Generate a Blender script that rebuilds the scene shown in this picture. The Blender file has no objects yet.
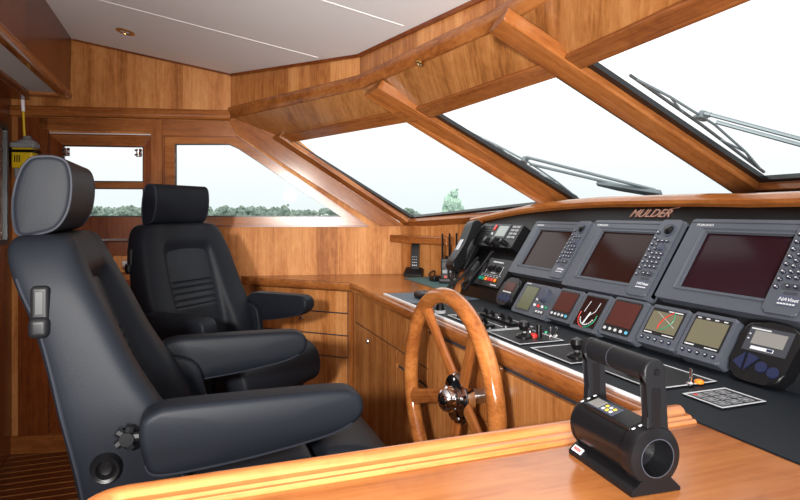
import bpy, bmesh, math, random
from mathutils import Vector, Matrix, noise
from mathutils.geometry import tessellate_polygon
random.seed(7)
V=Vector; R=math.radians; PI=math.pi
C=bpy.context.scene.collection
SC=bpy.context.scene
# ------------------------------------------------------------------ camera frame (used to measure points on real planes)
F=580.0; HY=213.0; CZ=1.40; YA=R(19.9)
RT=V((math.cos(YA),-math.sin(YA),0)); FW=V((math.sin(YA),math.cos(YA),0)); UP=V((0,0,1)); CAM=V((0,0,CZ))
def ray(x,y): return RT*((x-400)/F)+FW+UP*((HY-y)/F)
def onpl(x,y,p,n):
    d=ray(x,y); n=V(n); return CAM+d*((V(p)-CAM).dot(n)/d.dot(n))
def onZ(x,y,z): return onpl(x,y,(0,0,z),(0,0,1))
def onX(x,y,X): return onpl(x,y,(X,0,0),(1,0,0))
def onY(x,y,Y): return onpl(x,y,(0,Y,0),(0,1,0))
def dep(x,y,d): return CAM+ray(x,y)*d
# ------------------------------------------------------------------ materials
def newmat(name):
    m=bpy.data.materials.new(name); m.use_nodes=True
    return m,m.node_tree.nodes,m.node_tree.links,m.node_tree.nodes['Principled BSDF']
def plain(name,col,rough=.5,metal=0,spec=.5,bump=0,bscale=300,var=0,coat=0,emit=None,trans=0):
    m,n,l,b=newmat(name)
    b.inputs['Base Color'].default_value=(*col,1); b.inputs['Roughness'].default_value=rough
    b.inputs['Metallic'].default_value=metal; b.inputs['Specular IOR Level'].default_value=spec
    b.inputs['Coat Weight'].default_value=coat
    if trans: b.inputs['Transmission Weight'].default_value=trans
    if emit: b.inputs['Emission Color'].default_value=(*emit[:3],1); b.inputs['Emission Strength'].default_value=emit[3]
    tc=n.new('ShaderNodeTexCoord')
    if var:
        nz=n.new('ShaderNodeTexNoise'); nz.inputs['Scale'].default_value=7; nz.inputs['Detail'].default_value=5
        l.new(tc.outputs['Object'],nz.inputs['Vector'])
        mx=n.new('ShaderNodeMixRGB'); mx.inputs[1].default_value=(*[c*(1-var) for c in col],1); mx.inputs[2].default_value=(*[min(1,c*(1+var)) for c in col],1)
        l.new(nz.outputs['Fac'],mx.inputs[0]); l.new(mx.outputs[0],b.inputs['Base Color'])
    if bump:
        nz=n.new('ShaderNodeTexNoise'); nz.inputs['Scale'].default_value=bscale; nz.inputs['Detail'].default_value=3
        l.new(tc.outputs['Object'],nz.inputs['Vector'])
        bp=n.new('ShaderNodeBump'); bp.inputs['Strength'].default_value=bump; bp.inputs['Distance'].default_value=.002
        l.new(nz.outputs['Fac'],bp.inputs['Height']); l.new(bp.outputs['Normal'],b.inputs['Normal'])
    return m
_wood={}
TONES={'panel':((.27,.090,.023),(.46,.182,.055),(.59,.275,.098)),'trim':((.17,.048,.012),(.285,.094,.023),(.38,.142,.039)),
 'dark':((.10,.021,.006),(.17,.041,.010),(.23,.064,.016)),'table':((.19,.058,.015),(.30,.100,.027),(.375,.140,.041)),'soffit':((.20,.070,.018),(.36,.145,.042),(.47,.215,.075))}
def wood(tone,g,plank=0,rough=.26,sc=1.0):
    g=V(g).normalized(); key=(tone,tuple(round(c,2) for c in g),plank,rough,sc)
    if key in _wood: return _wood[key]
    m,n,l,b=newmat('cherry_'+tone)
    tc=n.new('ShaderNodeTexCoord')
    dt=n.new('ShaderNodeVectorMath'); dt.operation='DOT_PRODUCT'; dt.inputs[1].default_value=g; l.new(tc.outputs['Object'],dt.inputs[0])
    def stretched(k):
        s=n.new('ShaderNodeVectorMath'); s.operation='SCALE'; s.inputs[0].default_value=g
        mu=n.new('ShaderNodeMath'); mu.operation='MULTIPLY'; mu.inputs[1].default_value=1-k; l.new(dt.outputs['Value'],mu.inputs[0])
        l.new(mu.outputs[0],s.inputs['Scale'])
        sb=n.new('ShaderNodeVectorMath'); sb.operation='SUBTRACT'; l.new(tc.outputs['Object'],sb.inputs[0]); l.new(s.outputs[0],sb.inputs[1]); return sb
    def nz(vec,scale,det,dist=0,rg=.6):
        t=n.new('ShaderNodeTexNoise'); t.inputs['Scale'].default_value=scale; t.inputs['Detail'].default_value=det; t.inputs['Distortion'].default_value=dist; t.inputs['Roughness'].default_value=rg
        l.new(vec.outputs[0],t.inputs['Vector']); return t
    a=nz(stretched(.10),14*sc,6,.7); f=nz(stretched(.03),120*sc,4,.2); w=nz(stretched(.02),7*sc,1)
    fl=nz(stretched(.45),26*sc,4,1.2)
    def mix(fac,x,y):
        q=n.new('ShaderNodeMix'); q.data_type='FLOAT'; q.inputs[0].default_value=fac; l.new(x,q.inputs[2]); l.new(y,q.inputs[3]); return q.outputs[0]
    v=mix(.48,a.outputs['Fac'],f.outputs['Fac']); v=mix(.35,v,w.outputs['Fac']); v=mix(.2,v,fl.outputs['Fac'])
    if plank:
        # veneer leaves / planks: tone shifts per strip
        up=V((0,0,1)); cr=g.cross(up) if abs(g.z)<.9 else V((.98,-.2,0)); cr.normalize()
        d2=n.new('ShaderNodeVectorMath'); d2.operation='DOT_PRODUCT'; d2.inputs[1].default_value=cr/plank; l.new(tc.outputs['Object'],d2.inputs[0])
        fo=n.new('ShaderNodeMath'); fo.operation='FLOOR'; l.new(d2.outputs['Value'],fo.inputs[0])
        wn=n.new('ShaderNodeTexWhiteNoise'); wn.noise_dimensions='1D'; l.new(fo.outputs[0],wn.inputs['W'])
        v=mix(.09,v,wn.outputs['Value'])
    rp=n.new('ShaderNodeValToRGB'); e=rp.color_ramp.elements; t=TONES[tone]
    e[0].position=.40; e[0].color=(*t[0],1); e[1].position=.60; e[1].color=(*t[2],1); k=e.new(.5); k.color=(*t[1],1)
    l.new(v,rp.inputs[0]); l.new(rp.outputs[0],b.inputs['Base Color'])
    b.inputs['Roughness'].default_value=rough; b.inputs['Specular IOR Level'].default_value=.45 if rough<.4 else .15
    bp=n.new('ShaderNodeBump'); bp.inputs['Strength'].default_value=.05; bp.inputs['Distance'].default_value=.001
    l.new(f.outputs['Fac'],bp.inputs['Height']); l.new(bp.outputs['Normal'],b.inputs['Normal'])
    _wood[key]=m; return m
Zg=(0,0,1); Xg=(1,0,0); Yg=(0,1,0)
M=dict(
 leather=plain('black_leather',(.007,.0087,.0125),.5,0,.11,.14,420,.12),
 leather_in=plain('black_leather_insert',(.0085,.0105,.0145),.5,0,.18,.10,420),
 thread=plain('piping_thread',(.014,.016,.023),.6,0,.2),
 black=plain('black_plastic',(.005,.005,.006),.38,0,.28),
 satin=plain('satin_black_body',(.005,.005,.006),.3,0,.28),
 mattblack=plain('matt_black_board',(.005,.006,.008),.5,0,.22,.04,200),
 mat=plain('dark_worktop_mat',(.0055,.008,.012),.55,0,.16,.06,500,.12),
 matblue=plain('slate_blue_mat',(.085,.12,.155),.6,0,.3),
 teal=plain('teal_mat',(.05,.12,.12),.65),
 bezel=plain('grey_instrument_plastic',(.066,.075,.094),.42,0,.3,.02,600),
 bezel2=plain('blue_grey_instrument_plastic',(.046,.053,.080),.4,0,.3),
 groove=plain('dark_groove',(.03,.034,.045),.5),
 btn=plain('button_plastic',(.012,.013,.03),.3),
 glyph=plain('white_print',(.55,.57,.6),.6,0,.2), silverp=plain('silver_print',(.5,.52,.55),.4),
 red=plain('red_plastic',(.55,.02,.012),.35), green=plain('green_plastic',(.0,.22,.10),.35), orange=plain('orange_plastic',(.75,.20,.01),.35),
 tealled=plain('teal_plastic',(.0,.25,.22),.35), blue=plain('blue_key_plastic',(.010,.015,.050),.5,0,.3), badge=plain('badge_blue_grey',(.05,.06,.10),.45), cyan=plain('cyan_key',(.1,.42,.6),.4), yellowp=plain('yellow_print',(.7,.5,.05),.5),
 scr_r=plain('red_reflection_screen',(.020,.007,.006),.15,0,.12), scr_m=plain('plum_reflection_screen',(.019,.006,.010),.15,0,.12),  # tints paint the reflected wood into the screen colour
 scr_b=plain('brown_red_screen',(.070,.022,.018),.2,0,.12), lcd=plain('olive_lcd',(.125,.115,.075),.3,0,.4), lcd2=plain('green_grey_lcd',(.095,.105,.055),.25,0,.4),
 lcdg=plain('pale_grey_lcd',(.28,.32,.30),.3), lcdk=plain('grey_lcd',(.19,.19,.18),.3),
 chrome=plain('chrome',(.75,.75,.76),.08,1), steel=plain('brushed_steel',(.55,.56,.57),.28,1), brass=plain('brass',(.55,.33,.10),.2,1),
 alu=plain('aluminium_strip',(.72,.73,.75),.4), copper=plain('copper_letters',(.30,.15,.11),.4,.5),
 ceil=plain('white_vinyl_ceiling',(.82,.815,.83),.75,0,.2,.05,900), seam=plain('white_seam',(.9,.9,.9),.5), inset=plain('grey_white_panel',(.48,.47,.46),.6),
 rubber=plain('black_rubber_gasket',(.006,.007,.009),.35), wiper=plain('wiper_grey_metal',(.16,.19,.21),.45,.3), wiperd=plain('wiper_dark',(.06,.065,.07),.5),
 epy=plain('yellow_plastic',(.72,.48,.01),.4), epg=plain('grey_plastic',(.26,.27,.29),.5), epw=plain('white_tip',(.9,.88,.95),.4),
 lampglass=plain('lamp_glass',(.7,.7,.7),.2,.5), grip=plain('black_grip',(.006,.0065,.008),.45,0,.22,.05,300),
 label=plain('red_white_label',(.75,.6,.58),.4), mirrorg=plain('dark_mirror_glass',(.35,.37,.38),.05,.9),
 sea=plain('grey_water',(.10,.13,.14),.25,0,.5,.3,2),
)
def glassmat():
    m,n,l,b=newmat('window_glass'); n.remove(b)
    t=n.new('ShaderNodeBsdfTransparent'); t.inputs[0].default_value=(.97,.985,.98,1); g=n.new('ShaderNodeBsdfGlossy'); g.inputs['Roughness'].default_value=.03
    mx=n.new('ShaderNodeMixShader'); mx.inputs[0].default_value=.001
    l.new(t.outputs[0],mx.inputs[1]); l.new(g.outputs[0],mx.inputs[2]); l.new(mx.outputs[0],n['Material Output'].inputs[0]); return m
M['glass']=glassmat()
def floormat():
    m,n,l,b=newmat('teak_and_holly'); tc=n.new('ShaderNodeTexCoord'); sp=n.new('ShaderNodeSeparateXYZ'); l.new(tc.outputs['Object'],sp.inputs[0])
    a=n.new('ShaderNodeMath'); a.operation='MODULO'; a.inputs[1].default_value=.075
    ad=n.new('ShaderNodeMath'); ad.operation='ADD'; ad.inputs[1].default_value=10; l.new(sp.outputs['Y'],ad.inputs[0]); l.new(ad.outputs[0],a.inputs[0])
    lt=n.new('ShaderNodeMath'); lt.operation='LESS_THAN'; lt.inputs[1].default_value=.011; l.new(a.outputs[0],lt.inputs[0])
    nz=n.new('ShaderNodeTexNoise'); mp=n.new('ShaderNodeMapping'); mp.inputs['Scale'].default_value=(1,20,1); l.new(tc.outputs['Object'],mp.inputs[0]); l.new(mp.outputs[0],nz.inputs['Vector']); nz.inputs['Scale'].default_value=4
    r=n.new('ShaderNodeValToRGB'); r.color_ramp.elements[0].color=(.06,.014,.004,1); r.color_ramp.elements[1].color=(.14,.036,.009,1); l.new(nz.outputs['Fac'],r.inputs[0])
    mx=n.new('ShaderNodeMixRGB'); l.new(lt.outputs[0],mx.inputs[0]); l.new(r.outputs[0],mx.inputs[1]); mx.inputs[2].default_value=(.42,.19,.06,1); l.new(mx.outputs[0],b.inputs['Base Color'])
    b.inputs['Roughness'].default_value=.3; return m
M['floor']=floormat()
def leafmat(name,c):
    m,n,l,b=newmat(name); tc=n.new('ShaderNodeTexCoord'); nz=n.new('ShaderNodeTexNoise'); nz.inputs['Scale'].default_value=1.2; nz.inputs['Detail'].default_value=6
    l.new(tc.outputs['Object'],nz.inputs[0]); r=n.new('ShaderNodeValToRGB'); r.color_ramp.elements[0].position=.35; r.color_ramp.elements[1].position=.65
    r.color_ramp.elements[0].color=(c[0]*.6,c[1]*.6,c[2]*.6,1); r.color_ramp.elements[1].color=(c[0]*1.3,c[1]*1.3,c[2]*1.3,1)
    l.new(nz.outputs['Fac'],r.inputs[0]); l.new(r.outputs[0],b.inputs['Base Color']); b.inputs['Roughness'].default_value=.9; return m
M['leaf']=leafmat('far_foliage',(.20,.26,.21)); M['leafhaze']=leafmat('hazed_foliage',(.42,.58,.46)); M['bark']=plain('bark',(.2,.17,.14),.9)  # greyed and paled leaf colours stand in for distance haze
# ------------------------------------------------------------------ object helpers
WM={}
def link(o,parent,Mx):
    C.objects.link(o); WM[o.name]=Mx
    if parent is not None:
        o.parent=parent; o.matrix_basis=WM[parent.name].inverted()@Mx
    else: o.matrix_basis=Mx
    return o
def T(x,y=None,z=None):
    return Matrix.Translation(V(x) if y is None else V((x,y,z)))
def thing(name,label,cat,Mx=None,group=None):
    o=bpy.data.objects.new(name,None); o.empty_display_size=.05
    if not isinstance(Mx,Matrix): Mx=T(Mx or (0,0,0))
    link(o,None,Mx); tag(o,label,cat,group); return o
def tag(o,label,cat,group=None,kind=None):
    if label: o['label']=label
    if cat: o['category']=cat
    if group: o['group']=group
    if kind: o['kind']=kind
    return o
def dup(o,parent=None,Mx=None,label=None,group=None):
    c=o.copy(); C.objects.link(c)
    if parent is not None: c.parent=parent
    if Mx is not None: c.matrix_basis=Mx; WM[c.name]=Mx
    if label: c['label']=label
    if group: c['group']=group
    for ch in list(o.children): dup(ch,c)
    return c
class B:
    def __init__(s): s.b=bmesh.new(); s.mi=0; s.mats=[]
    def use(s,m):
        if m not in s.mats: s.mats.append(m)
        s.mi=s.mats.index(m); return s
    def _mark(s,n0):
        s.b.faces.ensure_lookup_table()
        for f in s.b.faces[n0:]: f.material_index=s.mi
    def poly(s,pts):
        f=s.b.faces.new([s.b.verts.new(V(p)) for p in pts]); f.material_index=s.mi; return s
    def box(s,lo,hi,mx=None,bev=0,seg=2):
        t=bmesh.new(); bmesh.ops.create_cube(t,size=1)
        lo=V(lo); hi=V(hi)
        for v in t.verts: v.co=V([(lo[i]+hi[i])/2+v.co[i]*(hi[i]-lo[i]) for i in range(3)])
        if bev: bmesh.ops.bevel(t,geom=t.edges[:],offset=min(bev,.49*min(abs(hi[i]-lo[i]) for i in range(3))),segments=seg,profile=.5,affect='EDGES')
        return s.join(t,mx)
    def join(s,t,mx=None):
        vm={}
        for v in t.verts: vm[v]=s.b.verts.new(mx@v.co if mx is not None else v.co)
        for f in t.faces:
            try: q=s.b.faces.new([vm[v] for v in f.verts]); q.material_index=s.mi; q.smooth=True
            except ValueError: pass
        t.free(); return s
    def prism(s,pts,off,mx=None,bev=0,seg=3,sides=False):
        """closed planar polygon pts swept by vector off; bev rounds the two rims"""
        t=bmesh.new(); pts=[V(p) for p in pts]; off=V(off); n=len(pts)
        nor=V((0,0,0))
        for i in range(n): nor+=pts[i].cross(pts[(i+1)%n])
        if nor.dot(off)>0: pts=pts[::-1]
        a=[t.verts.new(p) for p in pts]; b=[t.verts.new(p+off) for p in pts]
        fa=t.faces.new(a); fb=t.faces.new(b[::-1])
        for i in range(n): t.faces.new([a[(i+1)%n],a[i],b[i],b[(i+1)%n]])
        if bev:
            ed=t.edges[:] if sides else list(fa.edges)+list(fb.edges)
            bmesh.ops.bevel(t,geom=ed,offset=bev,segments=seg,profile=.5,affect='EDGES',clamp_overlap=True)
        return s.join(t,mx)
    def slab(s,rings,off):
        """flat plate with holes: rings[0] outer, the others holes"""
        off=V(off); rings=[[V(p) for p in r] for r in rings]; flat=[p for r in rings for p in r]
        tri=tessellate_polygon(rings); a=[s.b.verts.new(p) for p in flat]; b=[s.b.verts.new(p+off) for p in flat]
        for q in tri:
            for g,rv in ((a,1),(b,-1)):
                try: f=s.b.faces.new([g[i] for i in (q if rv>0 else q[::-1])]); f.material_index=s.mi
                except ValueError: pass
        k=0
        for r in rings:
            n=len(r)
            for i in range(n):
                f=s.b.faces.new([a[k+i],a[k+(i+1)%n],b[k+(i+1)%n],b[k+i]]); f.material_index=s.mi
            k+=n
        return s
    def frame(s,A,Bq,off):
        """mitred frame: quads between two rings with the same corner count, swept by off"""
        off=V(off); n=len(A); a=[s.b.verts.new(V(p)) for p in A]; b=[s.b.verts.new(V(p)) for p in Bq]; c=[s.b.verts.new(V(p)+off) for p in A]; d=[s.b.verts.new(V(p)+off) for p in Bq]
        for i in range(n):
            j=(i+1)%n
            for q in ((a[i],a[j],b[j],b[i]),(c[i],d[i],d[j],c[j]),(a[i],c[i],c[j],a[j]),(b[i],b[j],d[j],d[i])):
                f=s.b.faces.new(q); f.material_index=s.mi
        return s
    def pillow(s,loop,y0,y1,r,bulge=.004,mx=None):
        """outline in the XZ plane swept from y0 to y1 with rounded rims and softly domed ends"""
        n=len(loop); P=[V((p.x,0,p.z)) for p in loop]; c=V(((min(p.x for p in P)+max(p.x for p in P))/2,0,(min(p.z for p in P)+max(p.z for p in P))/2))
        area=sum(P[i].x*P[(i+1)%n].z-P[(i+1)%n].x*P[i].z for i in range(n)); sg=1 if area>0 else -1
        nr=[]
        for i in range(n):
            d=(P[(i+1)%n]-P[i-1]).normalized(); nr.append(V((d.z,0,-d.x))*sg)
        rings=[]
        def ring(ins,y,k=1): return [c+(P[i]-nr[i]*ins-c)*k+V((0,y,0)) for i in range(n)]
        side=[]
        for k,b in ((.15,bulge),(.3,bulge*.95),(.62,bulge*.7)): side.append(ring(0,-b,k))
        for t in (0,20,40,60,90): side.append(ring(r*(1-math.sin(R(t))),r*(1-math.cos(R(t))) if t else 0))
        A=[[V((p.x,y0+p.y,p.z)) for p in q] for q in side]; Bq=[[V((p.x,y1-p.y,p.z)) for p in q] for q in side[::-1]]
        t=B(); t.loft(A+Bq,cap=False); t.b.verts.ensure_lookup_table()
        for k0,q in ((0,A[0]),(len(A+Bq)-1,Bq[-1])):
            cv=t.b.verts.new(sum(q,V((0,0,0)))/n); t.b.verts.ensure_lookup_table()
            for i in range(n): t.b.faces.new([t.b.verts[k0*n+i],t.b.verts[k0*n+(i+1)%n],cv])
        return s.join(t.b,mx)
    def tube(s,pts,r,seg=10,closed=False,cap=True,mx=None):
        pts=[V(p) for p in pts]; n=len(pts); rr=r if isinstance(r,(list,tuple)) else [r]*n
        t=bmesh.new(); rings=[]; prev=None
        for i in range(n):
            if closed: d=pts[(i+1)%n]-pts[i-1]
            else: d=pts[min(i+1,n-1)]-pts[max(i-1,0)]
            d.normalize()
            if prev is None: u=d.orthogonal().normalized()
            else: u=(prev-d*prev.dot(d)).normalized()
            prev=u; w=d.cross(u)
            rings.append([t.verts.new(pts[i]+(u*math.cos(2*PI*k/seg)+w*math.sin(2*PI*k/seg))*rr[i]) for k in range(seg)])
        m=n if closed else n-1
        for i in range(m):
            A=rings[i]; Bq=rings[(i+1)%n]
            for k in range(seg): t.faces.new([A[k],A[(k+1)%seg],Bq[(k+1)%seg],Bq[k]])
        if cap and not closed: t.faces.new(rings[0][::-1]); t.faces.new(rings[-1])
        return s.join(t,mx)
    def lathe(s,prof,mx=None,seg=28):
        """prof: (r,h) along local z"""
        t=bmesh.new(); rings=[]
        for r,h in prof:
            rings.append([t.verts.new((0,0,h))] if r<1e-6 else [t.verts.new((r*math.cos(2*PI*k/seg),r*math.sin(2*PI*k/seg),h)) for k in range(seg)])
        for A,Bq in zip(rings,rings[1:]):
            for k in range(seg):
                k2=(k+1)%seg
                if len(A)==1 and len(Bq)==1: continue
                if len(A)==1: t.faces.new([A[0],Bq[k2],Bq[k]][::-1])
                elif len(Bq)==1: t.faces.new([A[k],A[k2],Bq[0]])
                else: t.faces.new([A[k],A[k2],Bq[k2],Bq[k]])
        return s.join(t,mx)
    def loft(s,rings,cap=True,closed=True):
        vs=[[s.b.verts.new(V(p)) for p in r] for r in rings]; n=len(vs[0])
        for A,Bq in zip(vs,vs[1:]):
            for k in range(n if closed else n-1):
                f=s.b.faces.new([A[k],A[(k+1)%n],Bq[(k+1)%n],Bq[k]]); f.material_index=s.mi; f.smooth=True
        if cap: 
            for r in (vs[0],vs[-1][::-1]): f=s.b.faces.new(r); f.material_index=s.mi
        return s
    def sweep(s,path,prof,closed=False):
        """horizontal polyline path swept with a profile of (out,up); out = left normal of the path"""
        n=len(path); P=[V(p) for p in path]; rings=[]
        for i in range(n):
            d0=(P[i]-P[i-1]) if i>0 else (P[1]-P[0]); d1=(P[i+1]-P[i]) if i<n-1 else (P[-1]-P[-2])
            d0.z=d1.z=0; d0.normalize(); d1.normalize(); n0=V((-d0.y,d0.x,0)); n1=V((-d1.y,d1.x,0)); m=(n0+n1); m.normalize(); m/=max(.3,m.dot(n0))
            rings.append([P[i]+m*a+UP*b for a,b in prof])
        return s.loft(rings)
    def fin(s,name,parent=None,mats=None,smooth=35,sub=0,frame=None,origin=None):
        bm=s.b
        bmesh.ops.remove_doubles(bm,verts=bm.verts,dist=1e-6) if len(bm.verts)<60000 else None
        bmesh.ops.recalc_face_normals(bm,faces=bm.faces)
        if frame is None:
            if parent is not None: frame=WM[parent.name] if origin is None else T(origin)
            else:
                if origin is None:
                    xs=[v.co for v in bm.verts]; origin=V((sum(p.x for p in xs)/len(xs),sum(p.y for p in xs)/len(xs),min(p.z for p in xs)))
                frame=T(origin)
            inv=frame.inverted(); bm.transform(inv)
        me=bpy.data.meshes.new(name); bm.to_mesh(me); bm.free()
        for m in (s.mats or [mats]): me.materials.append(m)
        if smooth:
            me.polygons.foreach_set('use_smooth',[True]*len(me.polygons)); me.set_sharp_from_angle(angle=R(smooth if not sub else 180))
        o=bpy.data.objects.new(name,me); link(o,parent,frame)
        if smooth and not sub:
            md=o.modifiers.new('normals','WEIGHTED_NORMAL'); md.keep_sharp=True; md.weight=60
        if sub:
            md=o.modifiers.new('smooth','SUBSURF'); md.levels=sub; md.render_levels=sub
        return o
def mb(m): return B().use(m)
def struct(o,label=None): 
    o['kind']='structure'
    if label: o['label']=label
    return o
def smoothloop(pts,n=4,closed=True):
    P=[V(p) for p in pts]; out=[]; k=len(P)
    for i in range(k if closed else k-1):
        p0,p1,p2,p3=(P[(i-1)%k],P[i],P[(i+1)%k],P[(i+2)%k]) if closed else (P[max(i-1,0)],P[i],P[i+1],P[min(i+2,k-1)])
        for j in range(n):
            t=j/n; out.append(.5*((2*p1)+(p2-p0)*t+(2*p0-5*p1+4*p2-p3)*t*t+(3*p1-p0-3*p2+p3)*t**3))
    if not closed: out.append(P[-1])
    return out
def rrect(u0,v0,u1,v1,r,n=5):
    out=[]
    for cx,cy,a in ((u1-r,v1-r,0),(u0+r,v1-r,90),(u0+r,v0+r,180),(u1-r,v0+r,270)):
        for k in range(n+1): t=R(a+90*k/n); out.append(V((cx+r*math.cos(t),cy+r*math.sin(t),0)))
    return out
def text(txt,size,ext,mat,name,parent,frame,shear=0,sx=1,align='LEFT'):
    cu=bpy.data.curves.new('t','FONT'); cu.body=txt; cu.size=size; cu.extrude=ext; cu.shear=shear; cu.align_x=align; cu.resolution_u=3
    o=bpy.data.objects.new('t',cu); C.objects.link(o); dg=bpy.context.evaluated_depsgraph_get(); dg.update()
    me=bpy.data.meshes.new_from_object(o.evaluated_get(dg)); bpy.data.objects.remove(o); bpy.data.curves.remove(cu)
    for v in me.vertices: v.co.x*=sx
    me.materials.clear(); me.materials.append(mat); q=bpy.data.objects.new(name,me); link(q,parent,frame); return q
# ------------------------------------------------------------------ key geometry
W0=dep(231,118,3.554); W0.z=0
dW=(RT*.9907+FW*.1365).normalized(); nW=V((dW.y,-dW.x,0))          # port wall: along dW, normal into the room nW
if nW.dot(CAM-W0)<0: nW=-nW
def wp(w,z,o=0): return W0+dW*w+UP*z+nW*o
def wpx(x,y,o=0):
    q=onpl(x,y,W0+nW*o,nW); return ((q-W0).dot(dW),q.z)
def ceilz(X): return 2.248-.2*(X-.235)
FZ=1.98                                                             # underside of the cove
F0=V((.236,3.694,0)); F1=V((.753,2.635,0)); F2=V((.923,1.65,0)); F3=V((.955,.45,0)); F4=V((.78,-.65,0))
T0=dep(290,141,3.54); T1=dep(420,116,2.63); T2=dep(572,68,1.76); T3=dep(735,0,1.198)
for q in (T0,T1,T2,T3): q.z=1.84
dr=(T3-T2).normalized(); T3=T2+dr*1.25; T3.z=1.84
C0=V((1.25,3.54,1.357)); C1=RT*.770+FW*2.887; C2=RT*1.187+FW*1.994; C1.z=1.44; C2.z=1.50
C3=C2+dr*1.25; C3.z=1.44
# ================================================================== THE SETTING
struct(mb(M['floor']).box((-1.0,-.7,-.04),(2.6,4.1,0)).fin('floor',None,origin=(0,0,0)))
# ceiling: vinyl panels on a roof that falls towards the bow
cb=mb(M['ceil'])
outl=[V((-1.05,-.7,0)),V((-1.05,4.05,0)),V((-.95,4.0,0)),F0+V((.02,.03,0)),F1+V((.03,.02,0)),F2+V((.03,0,0)),F3+V((.03,0,0)),F4+V((.03,0,0))]
cb.slab([[V((p.x,p.y,ceilz(p.x))) for p in outl]],(0,0,.04)); struct(cb.fin('ceiling',None,origin=(0,0,2.2)))
for k,(ys,xe) in enumerate(((2.93,.60),(2.16,.79),(1.28,.86),(.4,.9))):
    a=V((-1.0,ys+.09,ceilz(-1.0)-.002)); b=V((xe,ys-.07,ceilz(xe)-.002))
    if k==1: a.y=2.2; b.y=2.145
    s=(b-a).cross(UP).normalized()*.006
    struct(mb(M['seam']).prism([a-s,a+s,b+s,b-s],(0,0,.006)).fin('trim_%d'%(k+1),None))
# aft bulkhead
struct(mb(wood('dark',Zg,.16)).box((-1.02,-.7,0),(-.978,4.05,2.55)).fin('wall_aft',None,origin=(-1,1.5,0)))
SBY=-.64
struct(mb(wood('dark',Zg,.16)).slab([[V((-1.0,SBY,0)),V((1.6,SBY,0)),V((1.6,SBY,2.0)),V((-1.0,SBY,2.5))],[V((.15,SBY,1.36)),V((1.35,SBY,1.36)),V((1.0,SBY,1.85)),V((.15,SBY,1.85))],[V((-.85,SBY,.06)),V((-.25,SBY,.06)),V((-.25,SBY,1.88)),V((-.85,SBY,1.88))]],(0,-.05,0)).fin('wall_starboard',None,origin=(0,SBY,0)))
# port wall with door and window openings
pw=lambda L,o=0:[wp(w,z,o) for w,z in L]
win_in=[wpx(175,144),wpx(229,144),wpx(238,148),wpx(342,217),wpx(175,217)]
win_out=[wpx(165.5,137),wpx(236,137.5),wpx(365,225),wpx(165.5,225)]
d0,d1,dt=-1.040,-.462,1.876
wEnd=(C0-W0).dot(dW)
outer=[(-1.26,0),(wEnd+.03,0),(wEnd+.03,1.33),((T0-W0).dot(dW)+.04,1.86),(.03,2.0),(.03,2.35),(-1.26,2.55)]
win_mid=[(a*.5+b*.5,c*.5+d*.5) for (a,c),(b,d) in zip(win_in[:2]+win_in[3:],[win_out[0],win_out[1],win_out[2],win_out[3]])]
wl=mb(wood('panel',Zg,.13,.5)).slab([pw(outer,0),pw([(d0,.06),(d1,.06),(d1,dt),(d0,dt)],0),pw(win_mid,0)],nW*-.05)
struct(wl.fin('wall_port',None,origin=wp(0,0)))
# window frame trim, gasket and glass: window_1
wr=mb(wood('trim',dW,0,.2)).slab([pw(win_out,.012),pw(win_in,.012)],nW*-.03).fin('window_1',None,origin=wp(0,1.33)); struct(wr)
cen=V((sum(p[0] for p in win_in)/5,sum(p[1] for p in win_in)/5,0))
ins=[(a+(cen.x-a)*.022,b+(cen.y-b)*.03) for a,b in win_in]
mb(M['rubber']).slab([pw(win_in,-.006),pw(ins,-.006)],nW*-.012).fin('window_gasket',wr)
mb(M['glass']).prism(pw([(a+.0,b) for a,b in win_in],-.02),nW*-.006).fin('window_pane',wr)
# raised outer line of the window surround
wo2=[(win_out[0][0]-.012,win_out[0][1]+.012),(win_out[1][0]+.004,win_out[1][1]+.012),(win_out[2][0]+.03,win_out[2][1]-.012),(win_out[3][0]-.012,win_out[3][1]-.012)]
mb(wood('dark',dW)).slab([pw(wo2,.006),pw(win_out,.006)],nW*-.012).fin('window_trim',wr)
# vertical post between door and window, head rail over the door, posts left of the door
struct(mb(wood('trim',Zg)).box((-.462,-.012,.0),(-.400,.02,1.96),mx=Matrix(((dW.x,nW.x,0,W0.x),(dW.y,nW.y,0,W0.y),(0,0,1,0),(0,0,0,1)))).fin('trim_5',None))
PWM=Matrix(((dW.x,nW.x,0,W0.x),(dW.y,nW.y,0,W0.y),(0,0,1,0),(0,0,0,1)))
struct(mb(wood('trim',dW)).box((-1.085,-.012,1.888),(-.462,.016,1.96),mx=PWM).fin('trim_6',None))
struct(mb(wood('dark',Zg)).box((-1.20,-.012,0),(-1.04,.016,1.96),mx=PWM).fin('trim_7',None))  # darker tone paints in the light falling off towards aft
struct(mb(wood('trim',dW)).box((-1.24,-.01,.0),(wEnd,.02,.10),mx=PWM).fin('baseboard_port',None))
struct(mb(wood('trim',dW)).box((-.40,-.01,1.868),(.03,.010,1.96),mx=PWM).fin('trim_8',None))
# port door : door_1
dm=wood('dark',Zg,0,.22); dh=wood('trim',dW,0,.22)  # door leaf takes the dark tone in place of the aft shading
lf=lambda L,o:[wp(w,z,o) for w,z in L]
gl=[(-.966,1.376),(-.512,1.376),(-.512,1.80),(-.966,1.80)]
door=B(); door.use(dm)
door.slab([lf([(d0+.002,.065),(d1-.002,.065),(d1-.002,dt-.007),(d0+.002,dt-.007)],-.004),lf(gl,-.004)],nW*-.036)
door=struct(door.fin('door_1',None,origin=wp(-.75,0)))
mb(M['alu']).box((d0+.002,-.03,dt-.007),(d1-.002,-.005,dt-.001),mx=PWM).fin('weather_strip',door)
mb(dh).box((-.966,-.034,1.548),(-.512,-.006,1.585),mx=PWM).fin('mid_rail',door)
mb(dh).slab([lf([(d0+.004,dt-.014),(d1-.004,dt-.014),(-.512,1.802),(-.966,1.802)],.001)],nW*-.006).fin('top_rail',door)
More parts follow.
